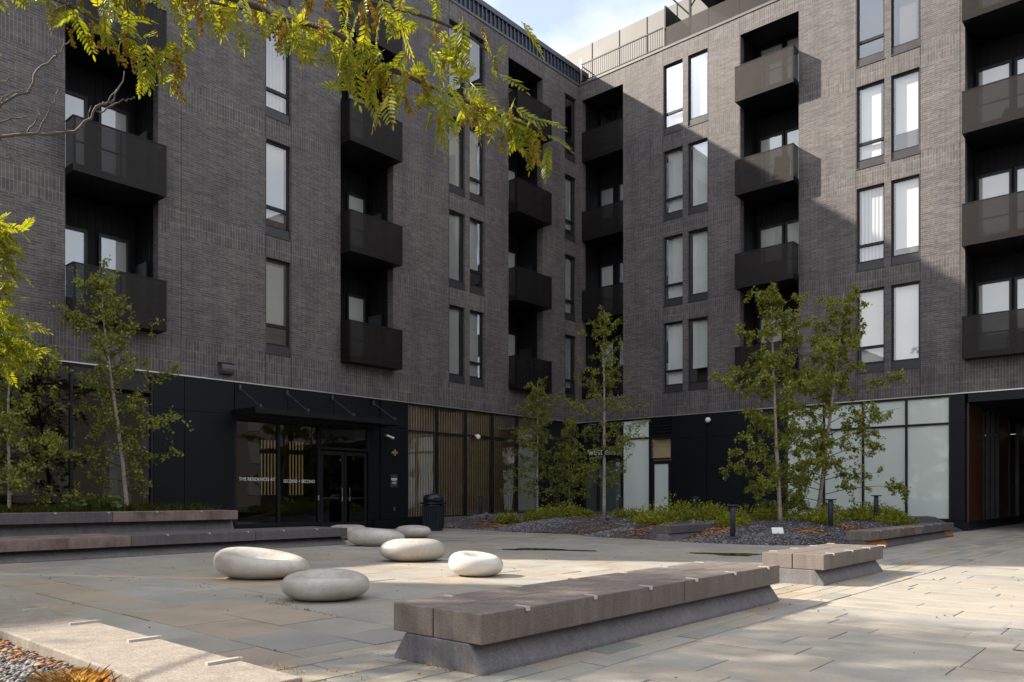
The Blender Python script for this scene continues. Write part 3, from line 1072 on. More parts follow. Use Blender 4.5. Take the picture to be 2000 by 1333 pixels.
m = MB(); LF.box(m, 17.35, 17.42, 0.004, 0.03, 0.60, 0.74); bevel(m.build('cover', 'grey_plastic', sw), 0.01)
cc = thing('security_camera', 'white bullet security camera above the plus sign by the entrance', 'camera', LF.p(17.05, 0, 3.15))
m = MB(); m.tube([LF.p(16.98, 0.0, 3.18), LF.p(16.98, 0.09, 3.18)], 0.05, 10); m.build('mount', 'grey_plastic', cc)
m = MB(); m.tube([LF.p(16.99, 0.09, 3.18), LF.p(17.20, 0.22, 3.08)], 0.035, 10); m.build('body', 'white_plastic', cc)
dm = thing('dome_camera', 'white dome camera on a bracket in front of the slatted windows', 'camera', LF.p(21.4, 0, 3.3))
m = MB(); m.tube([LF.p(21.4, 0.0, 3.44), LF.p(21.4, 0.14, 3.44)], 0.03, 8); m.build('bracket', 'white_plastic', dm)
m = MB(); m.lathe([(0.02, 3.28), (0.07, 3.30), (0.095, 3.36), (0.095, 3.42), (0.03, 3.47)], 21.4, YW - 0.16, 14); m.build('dome', 'white_plastic', dm, True)
wl = thing('wall_light', 'dark curved metal wall light on the brick above the black panels', 'lamp', LF.p(11.2, 0, 4.55))
m = MB()
prof = [(0.0, 4.86), (0.16, 4.86), (0.20, 4.80), (0.215, 4.72), (0.205, 4.64), (0.17, 4.58), (0.0, 4.56)]
for i in range(len(prof) - 1):
    (d0, z0), (d1, z1) = prof[i], prof[i + 1]
    m.quad(LF.p(10.98, d0, z0), LF.p(11.36, d0, z0), LF.p(11.36, d1, z1), LF.p(10.98, d1, z1))
for uu_ in (10.98, 11.36):
    k = len(m.v); m.v += [LF.p(uu_, d0, z0) for d0, z0 in prof]; m.f.append(tuple(range(k, k + len(prof))))
m.build('housing', 'grey_plastic', wl)
m = MB(); LF.box(m, 10.95, 11.39, 0.002, 0.19, 4.865, 4.885); m.build('top_plate', 'sill_metal', wl)
gl = thing('globe_light', 'round white globe light high on the black panels of the right wing', 'lamp', RF.p(14.32, 0, 4.0))
m = MB(); m.tube([RF.p(14.32, 0, 4.1), RF.p(14.32, 0.06, 4.1)], 0.07, 12); m.build('base', 'grey_plastic', gl)
m = MB(); pr = [(0.11 * math.sin(math.pi * t / 10) + 0.001, 4.1 - 0.11 * math.cos(math.pi * t / 10)) for t in range(11)]; m.lathe(pr, XW - 0.14, 14.32, 18); m.build('globe', 'white_plastic', gl, True)

# ground floor, right wing -----------------------------------------------
m = MB()
for a, c in ((20.44, 20.7), (11.28, 16.0), (5.46, 5.88)):
    RF.box(m, a, c, -0.062, -0.12, 0, G1)
RF.box(m, 18.42, 18.46, -0.062, -0.12, 0, G1)
m.build('ground_wall', 'dark_metal', bld)
for a, c in ((11.28, 12.9), (12.9, 14.45), (14.45, 16.0)):
    panel(RF, a, c, 0.30, 3.46); panel(RF, a, c, 3.46, G1)
panel(RF, 5.46, 5.87, 0.32, 3.46); panel(RF, 5.46, 5.87, 3.46, G1)
m = MB()
for a, c in ((5.40, 5.88), (5.885, 11.27), (11.275, 16.0), (17.0, 20.6)):
    RF.box(m, a, c - 0.004, 0.05, -0.1, 0, 0.30)
m.build('plinth', 'panel_metal', bld)
s1 = storefront(RF, [18.46, 19.69, 20.42], [0.31, 2.62, 3.45, G1], 'dark_glass', 'shop_front', 0.07)
m = MB(); RF.quad(m, 18.46, 20.44, -0.14, 0.3, 2.55); m.build('frosted_film', 'frosted_glass', s1)
m = MB(); RF.quad(m, 18.46, 20.44, -0.9, 2.4, G1); m.build('shop_backing', 'wood_panel', s1)
text('west elm', 0.44, RF, 20.2, -0.02, 2.92, 'letter_white', 'lettering', s1, 1.45)
m = MB(); RF.box(m, 19.72, 20.1, -0.02, -0.012, 2.78, 2.82); m.build('sign_underline', 'letter_white', s1)
storefront(RF, [17.06, 18.41], [0.31, 3.55, G1], 'frosted_glass', 'frosted_window', 0.07)
sd = storefront(RF, [16.03, 17.02], [2.62, 3.56], 'glass', 'door_transom', 0.07)
m = MB(); RF.quad(m, 16.0, 17.05, -0.25, 2.6, 3.6); m.build('transom_blind', 'wood_slat', sd)
for i in range(6):
    mm = MB(); zz = 3.62 + i * 0.125
    mm.quad(RF.p(16.05, -0.03, zz), RF.p(17.0, -0.03, zz), RF.p(17.0, -0.12, zz + 0.10), RF.p(16.05, -0.12, zz + 0.10))
    mm.build('louvre_blade', 'frame_metal', sd)
m = MB(); RF.quad(m, 16.0, 17.05, -0.13, 3.56, G1); m.build('louvre_backing', 'interior_dark', sd)
mm = MB(); d = -0.06
RF.box(mm, 16.05, 16.2, d, d - 0.05, 0.02, 2.58); RF.box(mm, 16.85, 17.0, d, d - 0.05, 0.02, 2.58)
RF.box(mm, 16.2, 16.85, d, d - 0.05, 2.44, 2.58); RF.box(mm, 16.2, 16.85, d, d - 0.05, 0.02, 0.3)
dr = mm.build('shop_door', 'frame_metal', bld)
g_ = MB(); RF.quad(g_, 16.2, 16.85, d - 0.02, 0.3, 2.44); g_.build('pane', 'frosted_glass', dr)
h_ = MB(); h_.tube([RF.p(16.13, -0.05, 1.0), RF.p(16.13, 0.02, 1.02), RF.p(16.13, 0.02, 1.28), RF.p(16.13, -0.05, 1.3)], 0.013, 6); h_.build('handle', 'steel', dr)
storefront(RF, [5.89, 7.19, 8.57, 9.90, 11.25], [0.31, 3.46, G1], 'frosted_glass', 'frosted_window', 0.07)

# the passage at the right
m = MB()
m.quad((28.1, 5.46, 0), (44, 5.46, 0), (44, 5.46, 4.39), (28.1, 5.46, 4.39))
m.build('passage_wall', 'dark_metal', bld)
for x0_, x1_ in ((28.35, 30.6), (33.4, 35.5), (37.7, 44)):
    mm = MB(); mm.box(x0_, x1_, 5.40, 5.455, 0.3, 4.1); mm.build('passage_panel', 'wood_panel', bld)
for x0_, x1_ in ((30.66, 33.34), (35.54, 37.65)):
    mm = MB(); n_ = 3 if x1_ - x0_ > 2.2 else 1
    for i in range(n_ + 1):
        xx = x0_ + (x1_ - x0_) * i / n_
        mm.box(xx - 0.05, xx + 0.05, 5.36, 5.455, 0.05, 4.1)
    rt = mm.build('passage_glazing', 'frame_metal', bld)
    for i in range(n_):
        g_ = MB(); xa = x0_ + (x1_ - x0_) * i / n_ + .05; xb = x0_ + (x1_ - x0_) * (i + 1) / n_ - .05
        g_.quad((xa, 5.42, 0.1), (xb, 5.42, 0.1), (xb, 5.42, 4.05), (xa, 5.42, 4.05)); g_.build('pane', 'dark_glass', rt)
m = MB(); m.box(28.1, 44, -6, 5.38, 4.1, 4.386); m.build('passage_soffit', 'panel_metal', bld)
m = MB(); m.box(29.5, 44, -6.0, -5.6, 0, 4.09); m.build('passage_wall', 'townhouse_brick', bld)  # unseen south wall added to block the sky reflected along the passage
m = MB(); m.quad((44.0, -6, 0), (44.0, 5.4, 0), (44.0, 5.4, 4.09), (44.0, -6, 4.09)); m.build('passage_gate', 'interior_dark', bld)
m = MB(); m.box(28.02, 44, 5.34, 5.40, 0, 0.30); m.build('plinth', 'panel_metal', bld)


# chairs on the balconies
def chair(x, y, z, rz, label):
    t = thing('balcony_chair', label, 'chair', (0, 0, 0), 'chairs on the balconies')
    def P(a, b_, c_):
        v = Matrix.Rotation(rz, 3, 'Z') @ Vector((a, b_, c_)); return (x + v.x, y + v.y, z + c_)
    m_ = MB()
    for a, b_ in ((-.25, -.25), (.25, -.25), (-.25, .25), (.25, .25)):
        lg = MB(); lg.tube([P(a * 1.1, b_ * 1.1, 0), P(a, b_, .42 if b_ < 0 else .62)], 0.018, 5); lg.build('leg', 'furniture_dark', t)
    m_.tube([P(0, -.28, .42), P(0, .26, .38)], 0.2, 4); 
    s_ = MB(); k = 0
    s_.v = [P(-.27, -.27, .42), P(.27, -.27, .42), P(.27, .25, .36), P(-.27, .25, .36), P(-.27, -.27, .38), P(.27, -.27, .38), P(.27, .25, .32), P(-.27, .25, .32)]
    s_.f = [(0, 1, 2, 3), (7, 6, 5, 4), (0, 4, 5, 1), (1, 5, 6, 2), (2, 6, 7, 3), (3, 7, 4, 0)]
    s_.build('seat', 'furniture_dark', t)
    s_ = MB()
    s_.v = [P(-.27, .25, .36), P(.27, .25, .36), P(.27, .42, .85), P(-.27, .42, .85), P(-.27, .29, .36), P(.27, .29, .36), P(.27, .46, .85), P(-.27, .46, .85)]
    s_.f = [(0, 1, 2, 3), (7, 6, 5, 4), (0, 4, 5, 1), (1, 5, 6, 2), (2, 6, 7, 3), (3, 7, 4, 0)]
    s_.build('backrest', 'furniture_dark', t)
    return t


chair(28.4, 4.2, 5.45 + 2 * FL + .16, R(200), 'dark lounge chair behind the railing of the upper balcony at the right edge')
chair(28.3, 4.0, 5.45 + .16, R(160), 'dark lounge chair on the lowest balcony at the right edge')
chair(28.2, 11.5, 5.45 + 2 * FL + .16, R(120), 'dark chair behind the sunlit mesh balcony between the two window pairs')


# ------------------------------------------------------------------ stone benches
def bench(name, label, x0, x1, y0, y1, segs, zb=0.0, h=0.38, slab=0.19, mats=('granite',), base='cast_base', group='stone benches', inset=0.12, stops=(), fl=True, lights=None):
    t = thing(name, label, 'bench', ((x0 + x1) / 2, (y0 + y1) / 2, zb), group)
    i = 0
    for (a, c, e, g2) in segs:
        m_ = MB(); m_.box(a + 0.004, c - 0.004, e + 0.005, g2 - 0.005, zb + h - slab, zb + h)
        o_ = m_.build('seat_slab', mats[i % len(mats)], t); bevel(o_, 0.007, 2)
        i += 1
    m_ = MB()
    ya, yb_ = y0 + inset, y1 - (inset if fl else 0.0)
    zt = zb + h - slab - 0.002
    prof_ = [(y0 + 0.005, zb - 0.01), (y1 - 0.005, zb - 0.01), (y1 - 0.005, zb + 0.025), (yb_, zt), (ya, zt), (y0 + 0.005, zb + 0.025)]
    k = len(m_.v)
    m_.v += [(x0 + 0.008, p, q) for p, q in prof_] + [(x1 - 0.008, p, q) for p, q in prof_]
    n_ = len(prof_)
    for j in range(n_):
        m_.f.append((j, (j + 1) % n_, n_ + (j + 1) % n_, n_ + j))
    m_.f.append(tuple(range(n_))[::-1]); m_.f.append(tuple(range(n_, 2 * n_)))
    o_ = m_.build('base', base, t); bevel(o_, 0.012, 2)
    for (sx, side) in stops:
        s_ = MB()
        zt2 = zb + h
        if side < 0:
            s_.box(sx - 0.012, sx + 0.012, y0 - 0.004, y0 + 0.10, zt2 - 0.004, zt2 + 0.006)
            s_.box(sx - 0.016, sx + 0.016, y0 - 0.010, y0 + 0.002, zt2 - 0.024, zt2 + 0.006)
        else:
            s_.box(sx - 0.012, sx + 0.012, y1 - 0.10, y1 + 0.004, zt2 - 0.004, zt2 + 0.006)
            s_.box(sx - 0.016, sx + 0.016, y1 - 0.002, y1 + 0.010, zt2 - 0.024, zt2 + 0.006)
        s_.build('skate_stop', 'stop_metal', t)
    return t


st1 = [(3.85 + 0.76 * i, -1) for i in range(6)] + [(3.9 + 0.76 * i, 1) for i in range(6)]
bench('stone_bench', 'long granite bench with flared base nearest the camera in the centre', 3.42, 7.96, 3.25, 4.09,
      [(3.42, 5.93, 3.25, 3.69), (5.93, 7.96, 3.25, 3.69), (3.42, 5.35, 3.69, 4.09), (5.35, 7.96, 3.69, 4.09)], stops=st1)
st2 = [(10.0 + 0.72 * i, -1) for i in range(4)] + [(9.95 + 0.72 * i, 1) for i in range(4)]
bench('stone_bench', 'short sunlit granite bench standing just beyond the long centre bench', 9.68, 12.1, 3.40, 4.20,
      [(9.68, 12.1, 3.40, 3.80), (9.68, 12.1, 3.80, 4.20)], mats=('granite', 'granite'), stops=st2)
bench('terrace_bench', 'low grey stone terrace bench below the planted bank at the left', 1.0, 10.85, 14.55, 15.95,
      [(1.0, 6.03, 14.55, 15.1), (6.03, 8.53, 14.55, 15.1), (8.53, 10.85, 14.55, 15.1), (1.0, 6.03, 15.1, 15.95), (6.03, 10.85, 15.1, 15.95)],
      mats=('granite_stained', 'granite_dark', 'granite_dark', 'granite_stained', 'granite_dark'), stops=[(6.7 + 0.83 * i, -1) for i in range(5)], inset=0.26)
bench('terrace_bench', 'upper stone terrace bench edging the planted bank at the left', 1.0, 8.95, 16.0, 16.75,
      [(1.0, 3.4, 16.0, 16.75), (3.4, 6.28, 16.0, 16.75), (6.28, 8.95, 16.0, 16.75)], zb=0.0, h=0.79, slab=0.20,
      mats=('granite_dark', 'granite_dark', 'granite_stained'), stops=[(2.4 + 0.95 * i, -1) for i in range(7)], inset=0.26)
bench('stone_bench', 'dark stone bench edging the gravel bed beside the frosted windows at the right', 16.75, 24.1, 4.95, 5.45,
      [(16.75, 18.6, 4.95, 5.45), (18.6, 20.9, 4.95, 5.45), (20.9, 24.1, 4.95, 5.45)], mats=('granite', 'granite_stained', 'granite_dark'), base='granite_dark', stops=[(17.4 + 0.85 * i, -1) for i in range(7)])
bench('stone_bench', 'small grey stone bench end poking out of the gravel mounds in the middle', 16.75, 19.9, 9.58, 10.0,
      [(16.75, 19.9, 9.58, 10.0)], mats=('granite_dark',), fl=True, inset=0.05)
bench('stone_kerb', 'low grey stone kerb behind the litter bin below the slatted windows', 18.3, 21.6, 19.45, 19.8,
      [(18.3, 21.6, 19.45, 19.8)], mats=('granite_dark',), inset=0.02)
# orange sun patches painted on the base of the right hand bench
rs = [o for o in bpy.data.objects if o.get('label', '').startswith('dark stone bench')][0]
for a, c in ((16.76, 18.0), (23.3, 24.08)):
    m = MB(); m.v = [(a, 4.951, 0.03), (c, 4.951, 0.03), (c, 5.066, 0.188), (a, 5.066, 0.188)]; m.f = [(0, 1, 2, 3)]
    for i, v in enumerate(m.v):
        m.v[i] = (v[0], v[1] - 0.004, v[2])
    m.build('painted_sun_patch', 'sun_patch_stone', rs)

# bench at the lower left, running away from the camera
t = thing('stone_bench', 'pale granite bench running along the gravel bed in the lower left corner', 'bench', (1.55, 5, 0), 'stone benches')
for a, c in ((2.66, 4.9), (4.9, 7.3), (7.3, 9.7)):
    m = MB(); m.box(1.32, 1.77, a + 0.003, c - 0.003, 0.19, 0.38); bevel(m.build('seat_slab', 'granite_light', t), 0.008)
m = MB()
prof_ = [(1.325, 0), (1.765, 0), (1.765, 0.025), (1.65, 0.188), (1.345, 0.188)]
m.v = [(p, 2.67, q) for p, q in prof_] + [(p, 9.7, q) for p, q in prof_]
for j in range(5):
    m.f.append((j, (j + 1) % 5, 5 + (j + 1) % 5, 5 + j))
m.f += [tuple(range(5)), tuple(range(5, 10))]
m.build('base', 'cast_base', t)
for yy in (3.16, 3.95, 4.72, 5.5, 6.25, 7.0):
    m = MB(); m.box(1.62, 1.775, yy - 0.012, yy + 0.012, 0.376, 0.392); m.box(1.768, 1.78, yy - .016, yy + .016, .345, .392); m.build('skate_stop', 'stop_metal', t)


# ------------------------------------------------------------------ pebble seats
def pebble(label, cx, cy, w_, dep, h, rot, dx, dy, dr, dd, seed, mat='pebble', tilt=0.0):
    n1, n2 = 56, 32
    me = bpy.data.meshes.new('pebble_seat')
    vs, fs = [], []
    rt = Matrix.Rotation(rot, 3, 'Z')
    for i in range(n2 + 1):
        ph = math.pi * i / n2 - math.pi / 2
        for j in range(n1):
            th = 2 * math.pi * j / n1
            ce = abs(math.cos(ph)) ** 0.72
            sz = math.copysign(abs(math.sin(ph)) ** 0.86, math.sin(ph))
            x_, y_ = ce * math.cos(th), ce * math.sin(th)
            k1 = 1 + 0.10 * math.sin(th + seed) + 0.05 * math.sin(2 * th + seed * 2.1)
            x_ *= k1; y_ *= k1
            zz = 0.5 + 0.5 * sz
            if sz > 0:
                q = math.hypot((x_ - dx) / dr, (y_ - dy) / (dr * 0.9))
                zz -= dd * math.exp(-q * q * 1.6)
            zz *= 1 + tilt * x_
            v = rt @ Vector((x_ * w_ / 2, y_ * dep / 2, 0))
            vs.append((v.x, v.y, max(zz, 0.0) * h - 0.012))
    for i in range(n2):
        for j in range(n1):
            a = i * n1 + j; b_ = i * n1 + (j + 1) % n1
            fs.append((a, b_, b_ + n1, a + n1))
    me.from_pydata(vs, [], fs)
    o_ = obj('pebble_seat', me, mat, None, True)
    o_.location = (cx, cy, 0)
    return tag(o_, label, 'seat', 'pebble shaped seats')


AX = R(41.317 - 90)                                     # seats lie roughly across the view
def off(x_, y_, d):
    return (x_ + FWD.x * d, y_ + FWD.y * d)
p = off(5.42 - .12, 9.11 + .14, 0.38); pebble('large pale pebble seat with a scooped top at the left of the group', p[0], p[1], 1.25, 0.98, 0.42, AX, 0.22, -0.22, 0.62, 0.55, 1.3, tilt=-0.16)
p = off(4.74 - .07, 6.73 + .08, 0.32); pebble('pale pebble seat nearest the camera with a shallow dip', p[0], p[1], 0.97, 0.80, 0.335, AX, 0.10, -0.28, 0.58, 0.45, 2.2)
p = off(10.61, 13.39, 0.42); pebble('long greyish pebble seat behind the group, left of the middle one', p[0], p[1], 1.22, 0.95, 0.42, AX, -0.1, 0.3, 0.5, 0.10, 0.4, tilt=-0.12)
p = off(8.58, 9.78, 0.36); pebble('smooth rounded pebble seat in the middle without a dip', p[0], p[1], 1.08, 0.85, 0.40, AX, 0.0, 0.2, 0.5, 0.04, 3.3)
p = off(7.55, 7.26, 0.30); pebble('small bright white pebble seat with a deep dimple, standing apart on the right', p[0], p[1], 0.75, 0.66, 0.35, AX, 0.02, -0.25, 0.50, 0.48, 4.4, 'pebble_white', tilt=-0.10)
p = off(12.04, 15.95, 0.38); pebble('flat pale pebble seat peeping out behind the end of the low terrace bench', p[0] - 0.12, p[1] + .1, 1.10, 0.9, 0.40, AX, 0.0, 0.2, 0.5, 0.06, 5.0)
p = off(13.47, 15.42, 0.36); pebble('pale pebble seat with a dished top, farthest back near the litter bin', p[0], p[1], 1.0, 0.85, 0.36, AX, 0.0, -0.25, 0.6, 0.46, 1.9)

# ------------------------------------------------------------------ litter bin
bx_, by_ = 17.0, 18.3
t = thing('litter_bin', 'black steel litter bin with a domed lid beside the entrance', 'bin', (bx_, by_, 0))
m = MB(); m.lathe([(0.30, 0.0), (0.31, 0.06), (0.335, 0.80), (0.345, 0.84)], bx_, by_, 32); m.build('body', 'bin_metal', t, True)
m = MB()
for i in range(28):
    a = 2 * math.pi * i / 28
    m.tube([(bx_ + 0.325 * math.cos(a), by_ + 0.325 * math.sin(a), 0.09), (bx_ + 0.352 * math.cos(a), by_ + 0.352 * math.sin(a), 0.80)], 0.016, 4)
o = m.build('ribs', 'bin_metal', t); o['kind'] = 'stuff'
m = MB(); m.lathe([(0.35, 0.85), (0.44, 0.87), (0.44, 0.90), (0.34, 0.92)], bx_, by_, 32); m.build('rim', 'bin_metal', t)
m = MB(); m.lathe([(0.33, 0.92), (0.335, 1.04), (0.31, 1.12), (0.22, 1.17), (0.05, 1.19)], bx_, by_, 28); m.build('lid', 'bin_metal', t, True)
m = MB(); m.box(bx_ - 0.20, bx_ - 0.02, by_ - 0.345, by_ - 0.20, 0.95, 1.06); m.build('flap', 'interior_dark', t)

# ------------------------------------------------------------------ planting mounds
EY = [5.4, 6.0, 6.4, 7.07, 8.3, 9.5, 10.2, 12.2, 13.4, 14.6, 16.6, 19.0, 20.6]
EX = [21, 18.6, 17.6, 16.7, 16.5, 16.75, 17.1, 17.0, 17.9, 18.0, 18.0, 18.6, 18.7]


def mound_h(x_, y_):
    e = x_ - np.interp(y_, EY, EX)
    if e < 0:
        return -0.03
    bumps = 0.10 * math.sin(y_ * 1.35 + 0.6) * math.exp(-((e - 1.6) / 1.6) ** 2)
    dip = 1 - 0.85 * math.exp(-((y_ - 9.65) / 0.75) ** 2) * math.exp(-((x_ - 16.9) / 1.9) ** 2)
    fade = dip * min(1.0, max(0.0, (y_ - 5.45) / 0.9))
    return -0.012 + (0.46 * (1 - math.exp(-e / 1.5)) + bumps) * fade + 0.03 * mnoise.noise(Vector((x_ * 2, y_ * 2, 0)))


nx, ny = 70, 90
vs, fs = [], []
for i in range(nx + 1):
    for j in range(ny + 1):
        x_ = 16.3 + (28.04 - 16.3) * i / nx
        y_ = 5.46 + (20.64 - 5.46) * j / ny
        vs.append((x_, y_, mound_h(x_, y_)))
for i in range(nx):
    for j in range(ny):
        a = i * (ny + 1) + j
        fs.append((a, a + ny + 1, a + ny + 2, a + 1))
me = bpy.data.meshes.new('gravel_mound'); me.from_pydata(vs, [], fs)
o = obj('gravel_mound', me, 'gravel_bed', None, True); o['kind'] = 'structure'

MULCH = [(18.5, 13.3, 1.0), (17.6, 11.0, 0.9), (18.7, 10.9, 0.8), (17.8, 9.25, 0.55), (19.3, 18.2, 0.9), (19.0, 17.2, .5), (18.7, 6.9, 0.5), (19.8, 6.3, 0.45), (20.3, 14.4, 1.0), (17.9, 8.9, .4), (18.9, 9.2, .6)]


def stones(name, n, spot, size, mat, seed, zf, flat=0.6):
    rs_ = np.random.RandomState(seed)
    base = np.array([(1, 0, 0), (0, 1, 0), (-1, 0, 0), (0, -1, 0), (0.1, 0, .8), (0, .1, -.6)])
    faces = [(0, 1, 4), (1, 2, 4), (2, 3, 4), (3, 0, 4), (1, 0, 5), (2, 1, 5), (3, 2, 5), (0, 3, 5)]
    out = []
    while len(out) < n:
        q = spot(rs_)
        if q is None:
            continue
        s_ = size * rs_.uniform(0.5, 1.3)
        jit = base * (1 + rs_.uniform(-.35, .35, (6, 3)))
        a = rs_.uniform(0, 6.28)
        ca, sa = math.cos(a), math.sin(a)
        x_ = jit[:, 0] * ca - jit[:, 1] * sa
        y_ = jit[:, 0] * sa + jit[:, 1] * ca
        out.append(np.stack([q[0] + x_ * s_, q[1] + y_ * s_ * 0.85, zf(q[0], q[1]) + s_ * 0.25 + jit[:, 2] * s_ * flat], 1))
    return np_mesh(name, np.concatenate(out), faces, 6)


def in_mulch(x_, y_):
    return any((x_ - a) ** 2 + (y_ - c) ** 2 < (r_ * (1 + 0.35 * mnoise.noise(Vector((x_ * 2, y_ * 2, 3))))) ** 2 for a, c, r_ in MULCH)


def spot_mound(rs_):
    y_ = rs_.uniform(5.7, 20.2)
    e = np.interp(y_, EY, EX)
    x_ = e + abs(rs_.normal(0, 1.7)) - 0.03
    if x_ > 26 or in_mulch(x_, y_):
        return None
    return (x_, y_)


o = obj('gravel', stones('gravel', 15000, spot_mound, 0.034, 'gravel', 3, mound_h), 'gravel')
tag(o, 'dark grey gravel covering the mounds in front of the right wing', 'gravel', None, 'stuff')


def spot_mulch(rs_):
    a, c, r_ = MULCH[rs_.randint(len(MULCH))]
    x_, y_ = a + rs_.normal(0, r_ * 0.45), c + rs_.normal(0, r_ * 0.45)
    if x_ < np.interp(y_, EY, EX) + 0.02:
        return None
    return (x_, y_)


o = obj('mulch', stones('mulch', 2300, spot_mulch, 0.042, 'mulch', 4, mound_h, 0.3), 'mulch')
tag(o, 'orange bark mulch scattered in patches over the gravel mounds', 'mulch', None, 'stuff')


# ------------------------------------------------------------------ foliage helpers
LEAF = np.array([(0, 0, 0), (0.5, 0.32, 0.06), (1.0, 0, -0.06), (0.5, -0.32, 0.06)])


def leaves_mesh(name, pos, dirs, size, rs_, wide=1.0):
    n = len(pos)
    d = dirs / (np.linalg.norm(dirs, axis=1, keepdims=True) + 1e-9)
    r_ = rs_.normal(size=(n, 3))
    s_ = np.cross(d, r_); s_ /= (np.linalg.norm(s_, axis=1, keepdims=True) + 1e-9)
    t_ = np.cross(d, s_)
    sz = size * rs_.uniform(0.65, 1.3, (n, 1))
    out = np.empty((n, 4, 3))
    for k in range(4):
        out[:, k] = pos + sz * (d * LEAF[k, 0] + s_ * LEAF[k, 1] * wide + t_ * LEAF[k, 2])
    return np_mesh(name, out.reshape(-1, 3), [(0, 1, 2), (0, 2, 3)], 4)


def birch(label, x, y, z0, ztop, lean, rad, nleaf, seed, low=0.22, group='young birch trees'):
    rs_ = np.random.RandomState(seed)
    t = thing('birch_tree', label, 'tree', (x, y, z0), group)
    H_ = ztop - z0
    tr_ = MB()
    pts, rr = [], []
    ph = rs_.uniform(0, 6)
    for i in range(15):
        s_ = i / 14
        wob = 0.05 * H_ / 6 * math.sin(s_ * 6 + ph)
        pts.append((x + lean[0] * s_ + wob, y + lean[1] * s_ + wob * 0.6, z0 - 0.1 + (H_ + 0.1) * s_))
        rr.append(0.052 * H_ / 6 * (1 - s_) ** 0.8 + 0.006)
    tr_.tube(pts, rr, 8)
    tr_.build('trunk', 'birch_bark', t, True)
    br = MB()
    P_, D_ = [], []
    nb = 50
    for i in range(nb):
        s_ = low + (0.98 - low) * (i / nb) ** 0.9
        k = s_ * 14
        k0 = min(int(k), 13)
        b0 = Vector(pts[k0]).lerp(Vector(pts[k0 + 1]), k - k0)
        a = i * 2.4 + rs_.uniform(-.5, .5)
        prof_ = (1 - s_) ** 0.62 * (0.72 + 0.28 * min(1, (s_ - low) / 0.15))
        ln = rad * prof_ * rs_.choice([0.3, 0.5, 0.8, 1.05, 1.4]) + 0.14
        up = 0.22 + 0.85 * s_
        dirv = Vector((math.cos(a), math.sin(a), up)).normalized()
        q = [b0 + dirv * ln * f2 + Vector((0, 0, -0.22 * ln * f2 * f2)) for f2 in (0, .35, .7, 1.0)]
        br.tube(q, [0.012, 0.009, 0.006, 0.003], 4, False)
        nl = int(nleaf / nb * (0.30 + 1.5 * ln / rad))
        # twigs with small clumps
        ntw = max(3, int(ln * 8))
        for _ in range(ntw):
            f2 = rs_.uniform(0.25, 1.05)
            c_ = b0 + dirv * ln * f2 + Vector((0, 0, -0.22 * ln * f2 * f2))
            td = Vector(rs_.normal(size=3)); td.z -= 0.35; td.normalize()
            tl_ = rs_.uniform(0.12, 0.42)
            br.tube([c_, c_ + td * tl_], [0.003, 0.0015], 3, False)
            kk = max(3, nl // ntw)
            for _q in range(kk):
                g2 = rs_.uniform(0.15, 1.1)
                P_.append(tuple(c_ + td * tl_ * g2 + Vector(rs_.normal(0, 0.035, 3))))
                dv = Vector(rs_.normal(size=3)); dv.z -= 0.7
                D_.append(tuple(dv))
    br.build('branches', 'branch_bark', t)['kind'] = 'stuff'
    me_ = leaves_mesh('crown', np.array(P_), np.array(D_), 0.072, rs_, 1.1)
    obj('crown', me_, 'birch_leaf', t)
    return t


birch('slender birch with pale trunk on the raised bank in front of the lowest left balcony', 7.49, 18.3, 0.72, 6.2, (-0.55, 0.1), 1.8, 7000, 21, 0.12)
birch('birch cut off by the left edge, growing on the raised bank', 5.0, 17.9, 0.72, 4.6, (0.1, 0.1), 1.7, 6500, 22, 0.10)
birch('small leafy birch standing in front of the slatted windows', 23.35, 19.2, 0.42, 5.6, (0.0, 0.0), 1.5, 8000, 23, 0.14)
birch('tall thin birch in front of the corner shop sign', 22.09, 15.2, 0.38, 7.5, (0.0, 0.0), 1.8, 7000, 24, 0.16)
birch('short bushy birch between the slatted windows and the corner shop', 24.6, 18.6, 0.42, 4.2, (0.0, 0.0), 1.2, 5000, 27, 0.14)
birch('tallest birch on the right mound, its tip reaching the second balcony', 20.81, 8.5, 0.38, 6.9, (-0.1, 0.25), 2.3, 21000, 25, 0.07)
birch('leaning birch in front of the frosted windows on the right mound', 22.76, 8.2, 0.42, 7.0, (0.35, -0.65), 2.2, 18000, 26, 0.07)


# ground cover
def clump(pos, n, size, rs_, spread, h):
    P_ = np.empty((n, 3)); D_ = np.empty((n, 3))
    a = rs_.uniform(0, 6.28, n); r_ = spread * np.sqrt(rs_.uniform(0, 1, n))
    P_[:, 0] = pos[0] + r_ * np.cos(a); P_[:, 1] = pos[1] + r_ * np.sin(a)
    P_[:, 2] = pos[2] + h * rs_.uniform(0.05, 1, n) * (1 - 0.7 * (r_ / spread) ** 2)
    D_[:, 0] = np.cos(a) * 0.8; D_[:, 1] = np.sin(a) * 0.8; D_[:, 2] = rs_.uniform(0.0, 1.2, n)
    return P_, D_ + rs_.normal(0, 0.35, (n, 3))


